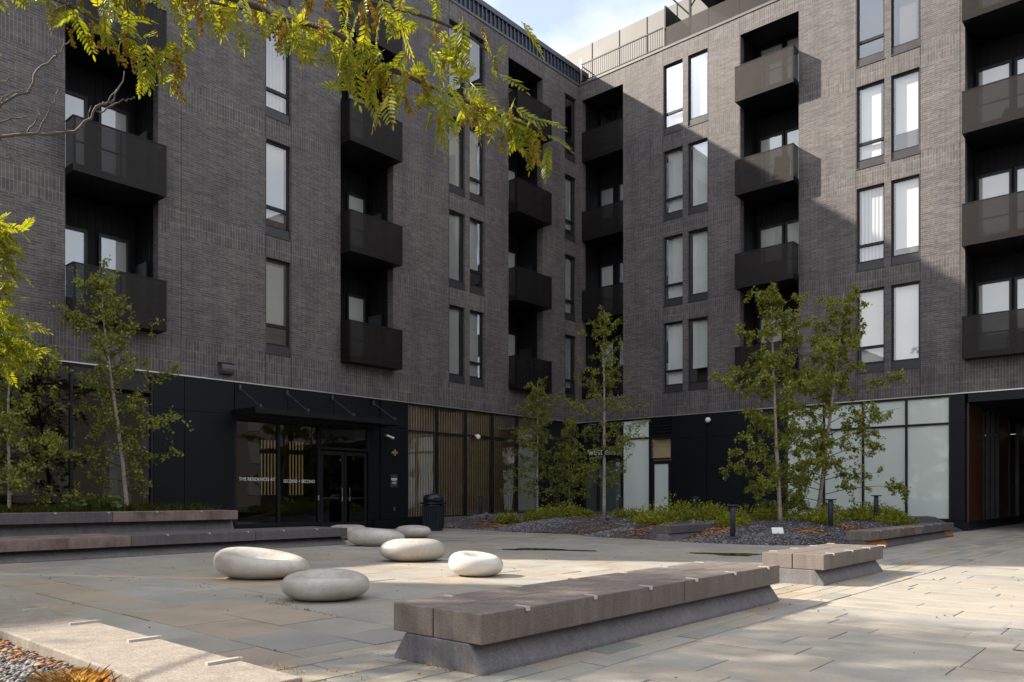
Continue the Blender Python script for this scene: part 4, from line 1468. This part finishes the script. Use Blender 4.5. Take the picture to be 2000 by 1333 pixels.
rs_ = np.random.RandomState(77)
spots = [(19.6, 17.4, .35, .4), (20.5, 16.9, .45, .5), (21.3, 16.2, .5, .5), (22.0, 17.2, .5, .5), (20.8, 15.2, .3, .3), (21.2, 13.6, .4, .35),
         (20.0, 12.0, .55, .75), (19.1, 11.3, .5, .6), (19.9, 11.0, .6, .65), (20.8, 11.4, .5, .55), (21.3, 10.5, .6, .55), (20.4, 10.3, .45, .45), (22.4, 11.6, .5, .45),
         (19.9, 9.5, .4, .3), (19.2, 9.0, .35, .25), (21.6, 9.4, .6, .45), (22.6, 9.1, .6, .45), (21.0, 7.7, .5, .35), (21.8, 7.3, .6, .4), (22.8, 7.1, .6, .45), (23.6, 6.9, .6, .42), (20.2, 7.1, .3, .25), (22.4, 6.4, .5, .35), (23.3, 6.2, .5, .35), (24.2, 6.6, .5, .4), (24.6, 7.4, .6, .5), (23.6, 8.0, .6, .5)]
for k, (x_, y_, sr, hh) in enumerate(spots):
    pass
PP, DD = [], []
for (x_, y_, sr, hh) in spots:
    for _ in range(4):
        q = (x_ + rs_.normal(0, sr * .4), y_ + rs_.normal(0, sr * .4))
        P_, D_ = clump((q[0], q[1], mound_h(*q)), 190, 0.1, rs_, sr * 0.75, hh * rs_.uniform(.6, 1.1))
        PP.append(P_); DD.append(D_)
o = obj('low_shrubs', leaves_mesh('low_shrubs', np.concatenate(PP), np.concatenate(DD), 0.085, rs_, 0.75), 'shrub_leaf')
tag(o, 'bright green low shrubs spreading over the gravel mounds', 'ground cover', None, 'stuff')

# the planted bank at the left
m = MB(); m.box(1.0, 9.1, 16.76, 20.55, 0, 0.70); o = m.build('planting_bank', 'soil'); o['kind'] = 'structure'


def blades(name, pts, hgt, wd, rs_, lean=0.5):
    n = len(pts)
    a = rs_.uniform(0, 6.28, n)
    h = hgt * rs_.uniform(.5, 1.2, n)
    ln = lean * h * rs_.uniform(0.2, 1.2, n)
    out = np.empty((n, 5, 3))
    dx, dy = np.cos(a), np.sin(a)
    for k, (f2, w2, sgn) in enumerate(((0, 1, 1), (0, 1, -1), (.55, .8, -1), (1.0, 0, 0), (.55, .8, 1))):
        out[:, k, 0] = pts[:, 0] + dx * ln * f2 ** 2 - dy * wd * w2 * sgn
        out[:, k, 1] = pts[:, 1] + dy * ln * f2 ** 2 + dx * wd * w2 * sgn
        out[:, k, 2] = pts[:, 2] + h * f2 * (1 - 0.12 * f2)
    return np_mesh(name, out.reshape(-1, 3), [(0, 1, 2, 3, 4)], 5)


rs_ = np.random.RandomState(31)
pts_ = np.stack([rs_.uniform(2.0, 9.0, 6500), rs_.uniform(16.8, 19.6, 6500), np.full(6500, 0.69)], 1)
o = obj('bank_grass', blades('bank_grass', pts_, 0.26, 0.006, rs_), 'grass_blade')
tag(o, 'green grass growing on the raised bank behind the terrace benches', 'grass', None, 'stuff')


def leafy(label, x, y, z, n, h, sz, seed):
    rr_ = np.random.RandomState(seed)
    t = thing('leafy_plant', label, 'plant', (x, y, z))
    st = MB()
    P_, D_ = [], []
    for i in range(n):
        a = i * 2.4
        tip = Vector((x + math.cos(a) * h * 0.55 * rr_.uniform(.3, 1), y + math.sin(a) * h * .55 * rr_.uniform(.3, 1), z + h * rr_.uniform(.5, 1)))
        st.tube([(x, y, z), tip], [0.008, 0.004], 4, False)
        P_.append(tuple(tip)); D_.append((math.cos(a), math.sin(a), -0.15))
    st.build('stems', 'grass_blade', t)['kind'] = 'stuff'
    obj('leaves', leaves_mesh('leaves', np.array(P_), np.array(D_), sz, rr_, 1.2), 'plant_leaf', t)['kind'] = 'stuff'


leafy('broad leaved plant with large leaves on the bank left of the pale birch trunk', 6.55, 17.2, 0.7, 46, 0.42, 0.17, 5)
leafy('narrow leafy plant on the bank left of the broad leaved plant', 5.95, 17.2, 0.7, 40, 0.36, 0.12, 6)

# ------------------------------------------------------------------ bollards and spotlights
def bollard(label, x, y, h=0.80):
    z0 = mound_h(x, y) - 0.02
    t = thing('bollard_light', label, 'bollard', (x, y, z0), 'bollard lights in the gravel bed')
    m_ = MB(); m_.lathe([(0.06, z0), (0.06, z0 + h - 0.12), (0.06, z0 + h - 0.11), (0.06, z0 + h - 0.03)], x, y, 16); m_.build('post', 'bollard_metal', t, True)
    m_ = MB(); m_.lathe([(0.125, z0 - 0.03), (0.125, z0 + 0.05), (0.10, z0 + 0.07), (0.062, z0 + 0.075)], x, y, 16); m_.build('foot', 'bollard_metal', t)
    m_ = MB(); m_.lathe([(0.10, z0 + h - 0.03), (0.14, z0 + h - 0.02), (0.14, z0 + h), (0.05, z0 + h + 0.006)], x, y, 20); m_.build('cap', 'bollard_metal', t)


bollard('bollard light in front of the slatted windows, right of the litter bin', 21.0, 20.04, 0.72)
bollard('bollard light standing near the dark inner corner of the courtyard', 25.0, 18.9, 0.66)
bollard('bollard light in front of the frosted shop window by the shop door', 26.0, 17.11, 0.64)
bollard('bollard light in front of the black panels, behind the small stone bench end', 24.0, 12.78, 0.68)
bollard('nearest bollard light at the front of the right gravel mound', 17.2, 8.17, 0.82)
bollard('bollard light right of the two tall birches, behind the small white plant label', 19.3, 6.63, 0.74)
bollard('bollard light farthest right, against the last frosted windows', 22.5, 6.51, 0.72)


def spotlight(label, x, y, white=False):
    z0 = mound_h(x, y)
    t = thing('garden_spotlight', label, 'spotlight', (x, y, z0), 'small garden spotlights')
    m_ = MB(); m_.tube([(x, y, z0 - 0.05), (x, y, z0 + 0.14)], 0.014, 6); m_.build('stake', 'bin_metal', t)
    m_ = MB(); m_.tube([(x + 0.10, y + 0.09, z0 + 0.14), (x - 0.05, y - 0.045, z0 + 0.20)], [0.06, 0.075], 12); m_.build('head', 'bin_metal', t)
    m_ = MB(); m_.tube([(x - 0.052, y - 0.046, z0 + 0.201), (x - 0.06, y - 0.053, z0 + 0.204)], [0.06, 0.05], 12); m_.build('lens', 'plaque_grey', t)


spotlight('small black garden spotlight on the left gravel mound near the litter bin', 19.7, 18.5)
spotlight('small black garden spotlight on the middle gravel mound below the tall thin birch', 19.6, 13.35)
t = thing('plant_label', 'small white plant label on the right gravel mound', 'sign', (17.75, 7.3, mound_h(17.75, 7.3)))
z0 = mound_h(17.75, 7.3)
m = MB(); m.tube([(17.75, 7.3, z0 - .03), (17.75, 7.3, z0 + .12)], 0.008, 5); m.build('stake', 'steel', t)
m = MB(); m.v = [(17.66, 7.40, z0 + .08), (17.84, 7.20, z0 + .08), (17.90, 7.25, z0 + .22), (17.72, 7.45, z0 + .22), (17.665, 7.405, z0 + .075), (17.845, 7.205, z0 + .075), (17.905, 7.255, z0 + .215), (17.725, 7.455, z0 + .215)]
m.f = [(0, 1, 2, 3), (7, 6, 5, 4), (0, 4, 5, 1), (1, 5, 6, 2), (2, 6, 7, 3), (3, 7, 4, 0)]
m.build('plate', 'white_plastic', t)


# puddles: thin films of rain water
def puddle(label, pts):
    m_ = MB()
    n = len(pts)
    cx = sum(p[0] for p in pts) / n; cy = sum(p[1] for p in pts) / n
    m_.v = [(cx, cy, 0.0075)] + [(p[0], p[1], 0.0065) for p in pts]
    m_.f = [(0, 1 + i, 1 + (i + 1) % n) for i in range(n)]
    o_ = m_.build('puddle', 'puddle')
    o_['kind'] = 'structure'


def blob(cx, cy, ux, uy, a, c, seed):
    rr_ = random.Random(seed)
    out = []
    for i in range(26):
        th = 2 * math.pi * i / 26
        r1 = 1 + 0.25 * math.sin(th * 3 + seed) + rr_.uniform(-.12, .12)
        p_, q_ = a * math.cos(th) * r1, c * math.sin(th) * r1
        out.append((cx + ux * p_ - uy * q_, cy + uy * p_ + ux * q_))
    return out


puddle('', blob(12.45, 10.05, 0.35, -0.93, 0.85, 0.30, 2))
puddle('', blob(13.75, 6.65, 0.25, -0.96, 0.62, 0.32, 5))

# ------------------------------------------------------------------ gravel bed at the lower left
def bed_h(x_, y_):
    return 0.325 + 0.03 * mnoise.noise(Vector((x_ * 1.5, y_ * 1.5, 0))) - 0.06 * max(0, 1.0 - x_)


vs, fs = [], []
for i in range(31):
    for j in range(41):
        x_ = -3 + (1.318 + 3) * i / 30; y_ = 2.4 + 9 * j / 40
        vs.append((x_, y_, bed_h(x_, y_)))
for i in range(30):
    for j in range(40):
        a = i * 41 + j; fs.append((a, a + 41, a + 42, a + 1))
me = bpy.data.meshes.new('tree_pit'); me.from_pydata(vs, [], fs)
o = obj('tree_pit', me, 'soil', None, True); o['kind'] = 'structure'
o = obj('pit_gravel', stones('pit_gravel', 9000, lambda r_: (r_.uniform(0.3, 1.31), r_.uniform(2.6, 6.2)), 0.014, 'x', 9, bed_h, 0.7), 'pebble_gravel')
tag(o, 'loose grey gravel in the tree pit at the lower left corner', 'gravel', None, 'stuff')
o = obj('pit_mulch', stones('pit_mulch', 330, lambda r_: (1.30 - abs(r_.normal(0, 0.07)), r_.uniform(2.8, 6.2)), 0.018, 'x', 10, lambda a, c: bed_h(a, c) + .012, 0.4), 'mulch')
tag(o, 'orange bark chips along the inner edge of the pale bench', 'mulch', None, 'stuff')
t = thing('ornamental_grass', 'tuft of dry orange ornamental grass in the lower left tree pit', 'grass tuft', (1.12, 3.45, 0.32))
rs_ = np.random.RandomState(41)
pts_ = np.stack([1.17 + rs_.normal(0, .028, 1700), 3.37 + rs_.normal(0, .06, 1700), np.full(1700, 0.31)], 1)
obj('blades', blades('blades', pts_, 0.088, 0.0005, rs_, 1.0), 'tan_grass', t)['kind'] = 'stuff'


# ------------------------------------------------------------------ locust tree near the camera
def compound_leaf(seed):
    rr_ = random.Random(seed)
    n = rr_.randint(8, 10)
    L_ = 0.175
    m_ = MB()
    spine = []
    for i in range(n + 2):
        s_ = i / (n + 1)
        spine.append(Vector((L_ * s_, 0.012 * math.sin(s_ * 3 + seed), -0.045 * s_ * s_)))
    m_.tube(spine, [0.0016] * (n + 1) + [0.0008], 4, False)

    def leaflet(o_, d_, ln):
        d_ = d_.normalized()
        s_ = d_.cross(Vector((0, 0, 1))).normalized()
        up = s_.cross(d_)
        k = len(m_.v)
        for f2, w2, u2 in ((0, 0, 0), (.25, .13, .03), (.65, .145, .02), (1, 0, -.06), (.65, -.145, .02), (.25, -.13, .03)):
            m_.v.append(tuple(o_ + d_ * ln * f2 + s_ * ln * w2 + up * ln * u2))
        m_.f.append((k, k + 1, k + 2, k + 3)); m_.f.append((k, k + 3, k + 4, k + 5))
    for i in range(1, n + 1):
        s_ = i / (n + 1)
        ln = 0.040 * (0.72 + 0.5 * math.sin(math.pi * min(1, s_ * 0.9 + 0.1))) * rr_.uniform(0.88, 1.1)
        for sg in (-1, 1):
            leaflet(spine[i], Vector((0.62 + 0.2 * s_, sg * 0.75, rr_.uniform(-.28, .05))), ln)
    leaflet(spine[-1], Vector((1, 0, -.3)), 0.034)
    me_ = m_.mesh('leaf')
    me_.materials.append(MATS['locust_leaf'])
    return me_


leafs = [compound_leaf(i) for i in range(7)]


def catkin_mesh(seed):
    rr_ = random.Random(seed)
    m_ = MB()
    for i in range(34):
        s_ = i / 34
        c_ = Vector((rr_.gauss(0, .0045), rr_.gauss(0, .0045), -0.065 * s_))
        k = len(m_.v); r_ = 0.0048
        m_.v += [tuple(c_ + Vector(v) * r_) for v in ((1, 0, 0), (0, 1, 0), (-1, 0, 0), (0, -1, 0), (0, 0, 1), (0, 0, -1))]
        m_.f += [tuple(k + q for q in f2) for f2 in ((0, 1, 4), (1, 2, 4), (2, 3, 4), (3, 0, 4), (1, 0, 5), (2, 1, 5), (3, 2, 5), (0, 3, 5))]
    me_ = m_.mesh('catkin'); me_.materials.append(MATS['catkin'])
    return me_


catk = [catkin_mesh(i) for i in range(3)]
tree = thing('locust_tree', 'honey locust whose yellow green feathery branches hang across the top left', 'tree', (-0.6, 5.4, 0))
m = MB(); m.tube([(-0.6, 5.4, 0), (-0.55, 5.35, 1.2), (-0.5, 5.2, 2.2), (-0.3, 4.9, 3.4), (-0.2, 4.7, 5.0)], [0.13, 0.11, 0.10, 0.08, 0.04], 12)
m.build('trunk', 'branch_bark', tree, True)


def smooth_path(pts, n):
    pts = [Vector(p) for p in pts]
    out = []
    for i in range(len(pts) - 1):
        p0 = pts[max(i - 1, 0)]; p1 = pts[i]; p2 = pts[i + 1]; p3 = pts[min(i + 2, len(pts) - 1)]
        for k in range(n):
            t = k / n
            out.append(0.5 * ((2 * p1) + (-p0 + p2) * t + (2 * p0 - 5 * p1 + 4 * p2 - p3) * t * t + (-p0 + 3 * p1 - 3 * p2 + p3) * t ** 3))
    out.append(pts[-1])
    return out


def limb(pts, r0, r1, mat='branch_bark', knob=0.0, seed=0):
    rr_ = random.Random(seed)
    q = smooth_path(pts, 6)
    n = len(q)
    if mat == 'dead_twig':
        q = [p_ + Vector((rr_.gauss(0, .004), rr_.gauss(0, .004), rr_.gauss(0, .0055))) for p_ in q]
    rad = [(r0 + (r1 - r0) * i / (n - 1)) * (1 + (rr_.uniform(0, knob) if i % 4 == 0 else 0)) for i in range(n)]
    m_ = MB(); m_.tube(q, rad, 7)
    return m_.build('branch', mat, tree, True), q


def put(me_, par, p_, d_, roll, sc, name='leaf'):
    o_ = bpy.data.objects.new(name, me_)
    COL.objects.link(o_)
    o_.parent = par
    d_ = Vector(d_).normalized()
    side = d_.cross(Vector((0, 0, 1)))
    if side.length < 0.05:
        side = Vector((1, 0, 0))
    side.normalize()
    up = side.cross(d_)
    M = Matrix((d_, -side, up)).transposed().to_4x4()
    M = M @ Matrix.Rotation(roll, 4, 'X')
    o_.matrix_local = Matrix.Translation(Vector(p_)) @ M @ Matrix.Scale(sc, 4)
    return o_


def dress(br_, q, n, rr_, start=0.0, sc=1.0, droop=0.9, ncat=10, jit=0.04, topok=True):
    side_v = Vector((0.6602, -0.7511, 0))
    fwd_v = Vector((0.7511, 0.6602, 0))
    for i in range(n):
        s_ = start + (1 - start) * (i + rr_.random()) / n
        k = min(int(s_ * (len(q) - 1)), len(q) - 2)
        c_ = q[k].lerp(q[k + 1], rr_.random())
        d_ = side_v * rr_.gauss(0.15, 0.65) + fwd_v * rr_.gauss(0, 0.55) + Vector((0, 0, -droop + rr_.gauss(0, 0.55)))
        c_ = c_ + Vector((rr_.gauss(0, jit), rr_.gauss(0, jit), rr_.gauss(0, jit)))
        put(rr_.choice(leafs), br_, c_, d_, rr_.gauss(0, 0.7), sc * rr_.uniform(0.6, 1.12))
    for i in range(ncat):
        s_ = start + (1 - start) * rr_.random()
        k = min(int(s_ * (len(q) - 1)), len(q) - 2)
        c_ = q[k] + Vector((rr_.gauss(0, .03), rr_.gauss(0, .03), rr_.gauss(-0.02, .03)))
        o_ = bpy.data.objects.new('catkin', rr_.choice(catk)); COL.objects.link(o_); o_.parent = br_
        o_.location = c_; o_.rotation_euler = (rr_.gauss(0, .3), rr_.gauss(0, .3), rr_.uniform(0, 6)); sc_ = rr_.uniform(.8, 1.4); o_.scale = (sc_, sc_, sc_)


rr_ = random.Random(4)
b1, q1 = limb([(-0.3, 4.9, 3.4), (0.37, 3.82, 3.12), (0.88, 3.24, 2.97), (1.02, 3.09, 2.90), (1.13, 2.96, 2.81), (1.20, 2.87, 2.75), (1.26, 2.81, 2.70), (1.33, 2.73, 2.65)], 0.012, 0.002, knob=.5, seed=1)
dress(b1, q1[6:], 24, rr_, 0.0, 0.62, 0.5, 16, 0.04)
b2, q2 = limb([(-0.3, 4.9, 3.5), (0.37, 3.82, 3.22), (1.06, 3.03, 3.03), (1.43, 2.61, 2.90), (1.54, 2.42, 2.80), (1.62, 2.25, 2.72), (1.70, 2.16, 2.63), (1.79, 2.05, 2.56), (1.87, 1.96, 2.51), (1.99, 1.90, 2.48), (2.11, 1.83, 2.45), (2.15, 1.79, 2.43)], 0.014, 0.003, knob=.5, seed=2)
dress(b2, q2[14:], 96, rr_, 0.0, 0.84, 0.75, 36, 0.045)
b3, q3 = limb([(1.06, 3.03, 3.05), (1.53, 2.80, 3.04), (1.76, 2.55, 3.05), (1.97, 2.31, 2.99), (2.12, 2.13, 2.90), (2.20, 2.04, 2.81)], 0.014, 0.003, seed=3)
dress(b3, q3, 54, rr_, 0.0, 0.85, 0.6, 30, 0.055)
b4, q4 = limb([(0.37, 3.82, 3.20), (0.85, 3.35, 3.12), (1.25, 3.02, 3.04), (1.55, 2.74, 2.97)], 0.014, 0.004, seed=5)
dress(b4, q4, 40, rr_, 0.2, 0.85, 0.6, 14, 0.06)
b5, q5 = limb([(-0.45, 5.25, 2.3), (0.58, 6.01, 2.45), (1.15, 5.42, 2.62), (1.36, 5.12, 2.60), (1.36, 5.12, 2.35), (1.37, 5.08, 2.06), (1.42, 5.02, 1.92)], 0.016, 0.004, seed=6)
dress(b5, q5[14:], 66, rr_, 0.0, 1.0, 0.35, 6, 0.05)
# leaves beyond the ones that can be told apart
rs2 = random.Random(12)
VV, FF = [], []
pathq = [q1[8:], q2[8:40], q3, q4]
for i in range(70):
    qq = rs2.choice(pathq)
    c_ = qq[int(rs2.random() * len(qq))] + Vector((rs2.gauss(0, .07), rs2.gauss(0, .07), abs(rs2.gauss(0.03, .06))))
    d_ = Vector((rs2.gauss(.1, .6), rs2.gauss(-.1, .6), -0.5 + rs2.gauss(0, .6))).normalized()
    sd = d_.cross(Vector((0, 0, 1))).normalized()
    Mx = (Matrix((d_, -sd, sd.cross(d_))).transposed() @ Matrix.Rotation(rs2.gauss(0, .7), 3, 'X')) * rs2.uniform(.55, .9)
    lm = rs2.choice(leafs); k = len(VV)
    VV += [tuple(c_ + Mx @ v.co) for v in lm.vertices]
    FF += [tuple(k + j for j in pl_.vertices) for pl_ in lm.polygons]
for i in range(120):
    qq = q5[12:]
    c_ = qq[int(rs2.random() * len(qq))] + Vector((rs2.gauss(-.03, .07), rs2.gauss(.03, .07), rs2.gauss(0, .05)))
    d_ = Vector((rs2.gauss(.4, .4), rs2.gauss(-.5, .4), -0.3 + rs2.gauss(0, .4))).normalized()
    sd = d_.cross(Vector((0, 0, 1))).normalized()
    Mx = (Matrix((d_, -sd, sd.cross(d_))).transposed() @ Matrix.Rotation(rs2.gauss(0, .7), 3, 'X')) * rs2.uniform(.55, .9)
    lm = rs2.choice(leafs); k = len(VV)
    VV += [tuple(c_ + Mx @ v.co) for v in lm.vertices]
    FF += [tuple(k + j for j in pl_.vertices) for pl_ in lm.polygons]
me = bpy.data.meshes.new('crown'); me.from_pydata(VV, [], FF)
obj('crown', me, 'locust_leaf', tree)['kind'] = 'stuff'
# bare twigs
t1, _ = limb([(-0.45, 5.3, 2.5), (0.47, 4.91, 2.62), (1.13, 4.16, 2.77), (1.34, 3.93, 2.79), (1.43, 3.82, 2.90), (1.49, 3.76, 2.96), (1.52, 3.73, 3.07)], 0.010, 0.002, 'dead_twig', .6, 7)
t2, _ = limb([(0.47, 4.91, 2.64), (1.13, 4.16, 2.91), (1.26, 4.02, 3.10), (1.32, 3.95, 3.17), (1.355, 3.915, 3.24)], 0.008, 0.002, 'dead_twig', .6, 8)
for a in ([(1.34, 3.93, 2.79), (1.40, 3.87, 2.83), (1.41, 3.85, 2.92)], [(1.20, 4.08, 2.78), (1.25, 4.03, 2.85), (1.25, 4.03, 2.93)], [(1.13, 4.16, 2.91), (1.2, 4.09, 2.80), (1.24, 4.05, 2.77)],
          [(1.05, 4.26, 2.84), (1.12, 4.17, 3.0), (1.2, 4.08, 3.06)], [(1.43, 3.82, 2.88), (1.50, 3.74, 2.93), (1.545, 3.69, 2.95)], [(1.13, 4.16, 2.76), (1.16, 4.13, 2.69), (1.17, 4.12, 2.66)], [(1.31, 3.96, 3.16), (1.30, 3.97, 3.21)], [(0.95, 4.36, 2.73), (1.10, 4.19, 2.90), (1.18, 4.1, 2.98), (1.27, 4.0, 3.0)], [(1.0, 4.3, 2.74), (1.2, 4.08, 2.86), (1.36, 3.9, 2.78)], [(1.24, 4.04, 2.78), (1.29, 3.98, 2.9), (1.31, 3.96, 3.0)], [(1.45, 3.8, 2.92), (1.5, 3.75, 3.0)], [(0.8, 4.5, 2.8), (1.1, 4.2, 2.68), (1.22, 4.07, 2.70)]):
    limb(a, 0.0042, 0.0012, 'dead_twig', .6, 9)

# second locust of the row, beyond the left edge: its crown throws the broken shade on the paving
t = thing('locust_tree', 'second honey locust of the row, just beyond the left edge of the view', 'tree', (-1.0, 10.3, 0))
m = MB(); m.tube([(-1.0, 10.3, 0), (-0.95, 10.3, 2), (-0.8, 10.3, 4), (-0.3, 10.3, 6), (0.0, 10.4, 8)], [0.15, .12, .10, .07, .03], 10); m.build('trunk', 'branch_bark', t, True)
rs_ = np.random.RandomState(91)
m = MB()
for i in range(24):
    a = i * 2.4; zz = 3.6 + 4.2 * i / 24
    m.tube([(-0.7, 10.3, zz), (-0.2 + 0.8 * math.cos(a), 10.4 + 1.1 * math.sin(a), zz + 0.6), (0.3 + 1.4 * math.cos(a), 10.4 + 1.8 * math.sin(a), zz + 0.7)], [.03, .018, .006], 5)
m.build('branches', 'branch_bark', t)['kind'] = 'stuff'
cl = rs_.normal(0, 1, (120, 3)); cl /= np.linalg.norm(cl, axis=1, keepdims=True); cl *= rs_.uniform(0.35, 1, (120, 1))
cl = cl * np.array([2.1, 2.3, 2.2]) + np.array([0.5, 10.5, 6.4])
P_ = (cl[:, None, :] + rs_.normal(0, 0.30, (120, 40, 3))).reshape(-1, 3)
keep = np.array([proj(*q)[0] < -25 for q in P_])
P_ = P_[keep]
obj('crown', leaves_mesh('crown', P_, rs_.normal(0, 1, P_.shape), 0.16, rs_, 0.8), 'locust_leaf', t)

# houses across the street behind the viewpoint; they show in the glass
t = thing('street_building', 'long pitched roof building across the street, seen only as a reflection in glass', 'building', (6, -22, 0))
m = MB(); m.box(-30, 46, -32, -22, 0, 9.5); m.build('wall', 'townhouse_brick', t)
m = MB()
m.v = [(-30.3, -21.7, 9.5), (46.3, -21.7, 9.5), (46.3, -27, 13), (-30.3, -27, 13), (-30.3, -32.3, 9.5), (46.3, -32.3, 9.5)]
m.f = [(0, 1, 2, 3), (3, 2, 5, 4), (0, 3, 4), (1, 5, 2)]
m.build('roof', 'townhouse_roof', t)
wm = MB(); wm.box(-0.55, 0.55, -22.0, -21.94, 0, 1.8); wme = wm.mesh('window'); wme.materials.append(MATS['white_trim'])
for i in range(24):
    for zz in (1.2, 4.2, 7.0):
        o = bpy.data.objects.new('window', wme); COL.objects.link(o); o.parent = t
        o.location = (-28 + i * 3.1 - 6, 22, zz)
# grit and small fallen bits on the paving
def spot_floor(r_):
    x_, y_ = r_.uniform(2.0, 16), r_.uniform(0.6, 13.5)
    if 3.3 < x_ < 8.1 and 3.1 < y_ < 4.2:
        return None
    return (x_, y_)
o = obj('litter_bits', stones('litter_bits', 150, spot_floor, 0.013, 'x', 15, lambda a, c: 0.004, 0.6), 'soil')
tag(o, 'tiny dark bits of grit strewn over the paving', 'grit', None, 'stuff')
o = obj('fallen_leaves', leaves_mesh('fallen_leaves', np.array([(*spot, 0.010) for spot in [q for q in (spot_floor(np.random.RandomState(k)) for k in range(130)) if q]]), np.random.RandomState(3).normal(0, 1, (len([q for q in (spot_floor(np.random.RandomState(k)) for k in range(130)) if q]), 3)) * np.array([1, 1, 0.05]), 0.03, np.random.RandomState(2), 0.7), 'tan_grass')
tag(o, 'small dry leaflets fallen on the paving', 'leaves', None, 'stuff')
# weeds in the joints
rs_ = np.random.RandomState(61)
wp = []
for (x_, y_, n_) in ((4.55, 9.0, 10), (4.52, 7.6, 40), (4.35, 7.0, 40), (4.3, 6.4, 30), (4.25, 6.0, 16), (2.45, 4.5, 50), (2.75, 4.35, 40), (3.45, 3.85, 60), (3.42, 3.6, 40), (2.9, 3.9, 20), (8.9, 14.5, 25), (11.3, 14.4, 10), (9.3, 16.2, 60), (9.6, 16.5, 40)):
    wp.append(np.stack([x_ + rs_.normal(0, .02, n_), y_ + rs_.normal(0, .14, n_), np.full(n_, -0.005)], 1))
o = obj('joint_weeds', blades('joint_weeds', np.concatenate(wp), 0.035, 0.002, rs_, 1.0), 'tan_grass')
tag(o, 'small weeds sprouting from the paving joints', 'weeds', None, 'stuff')
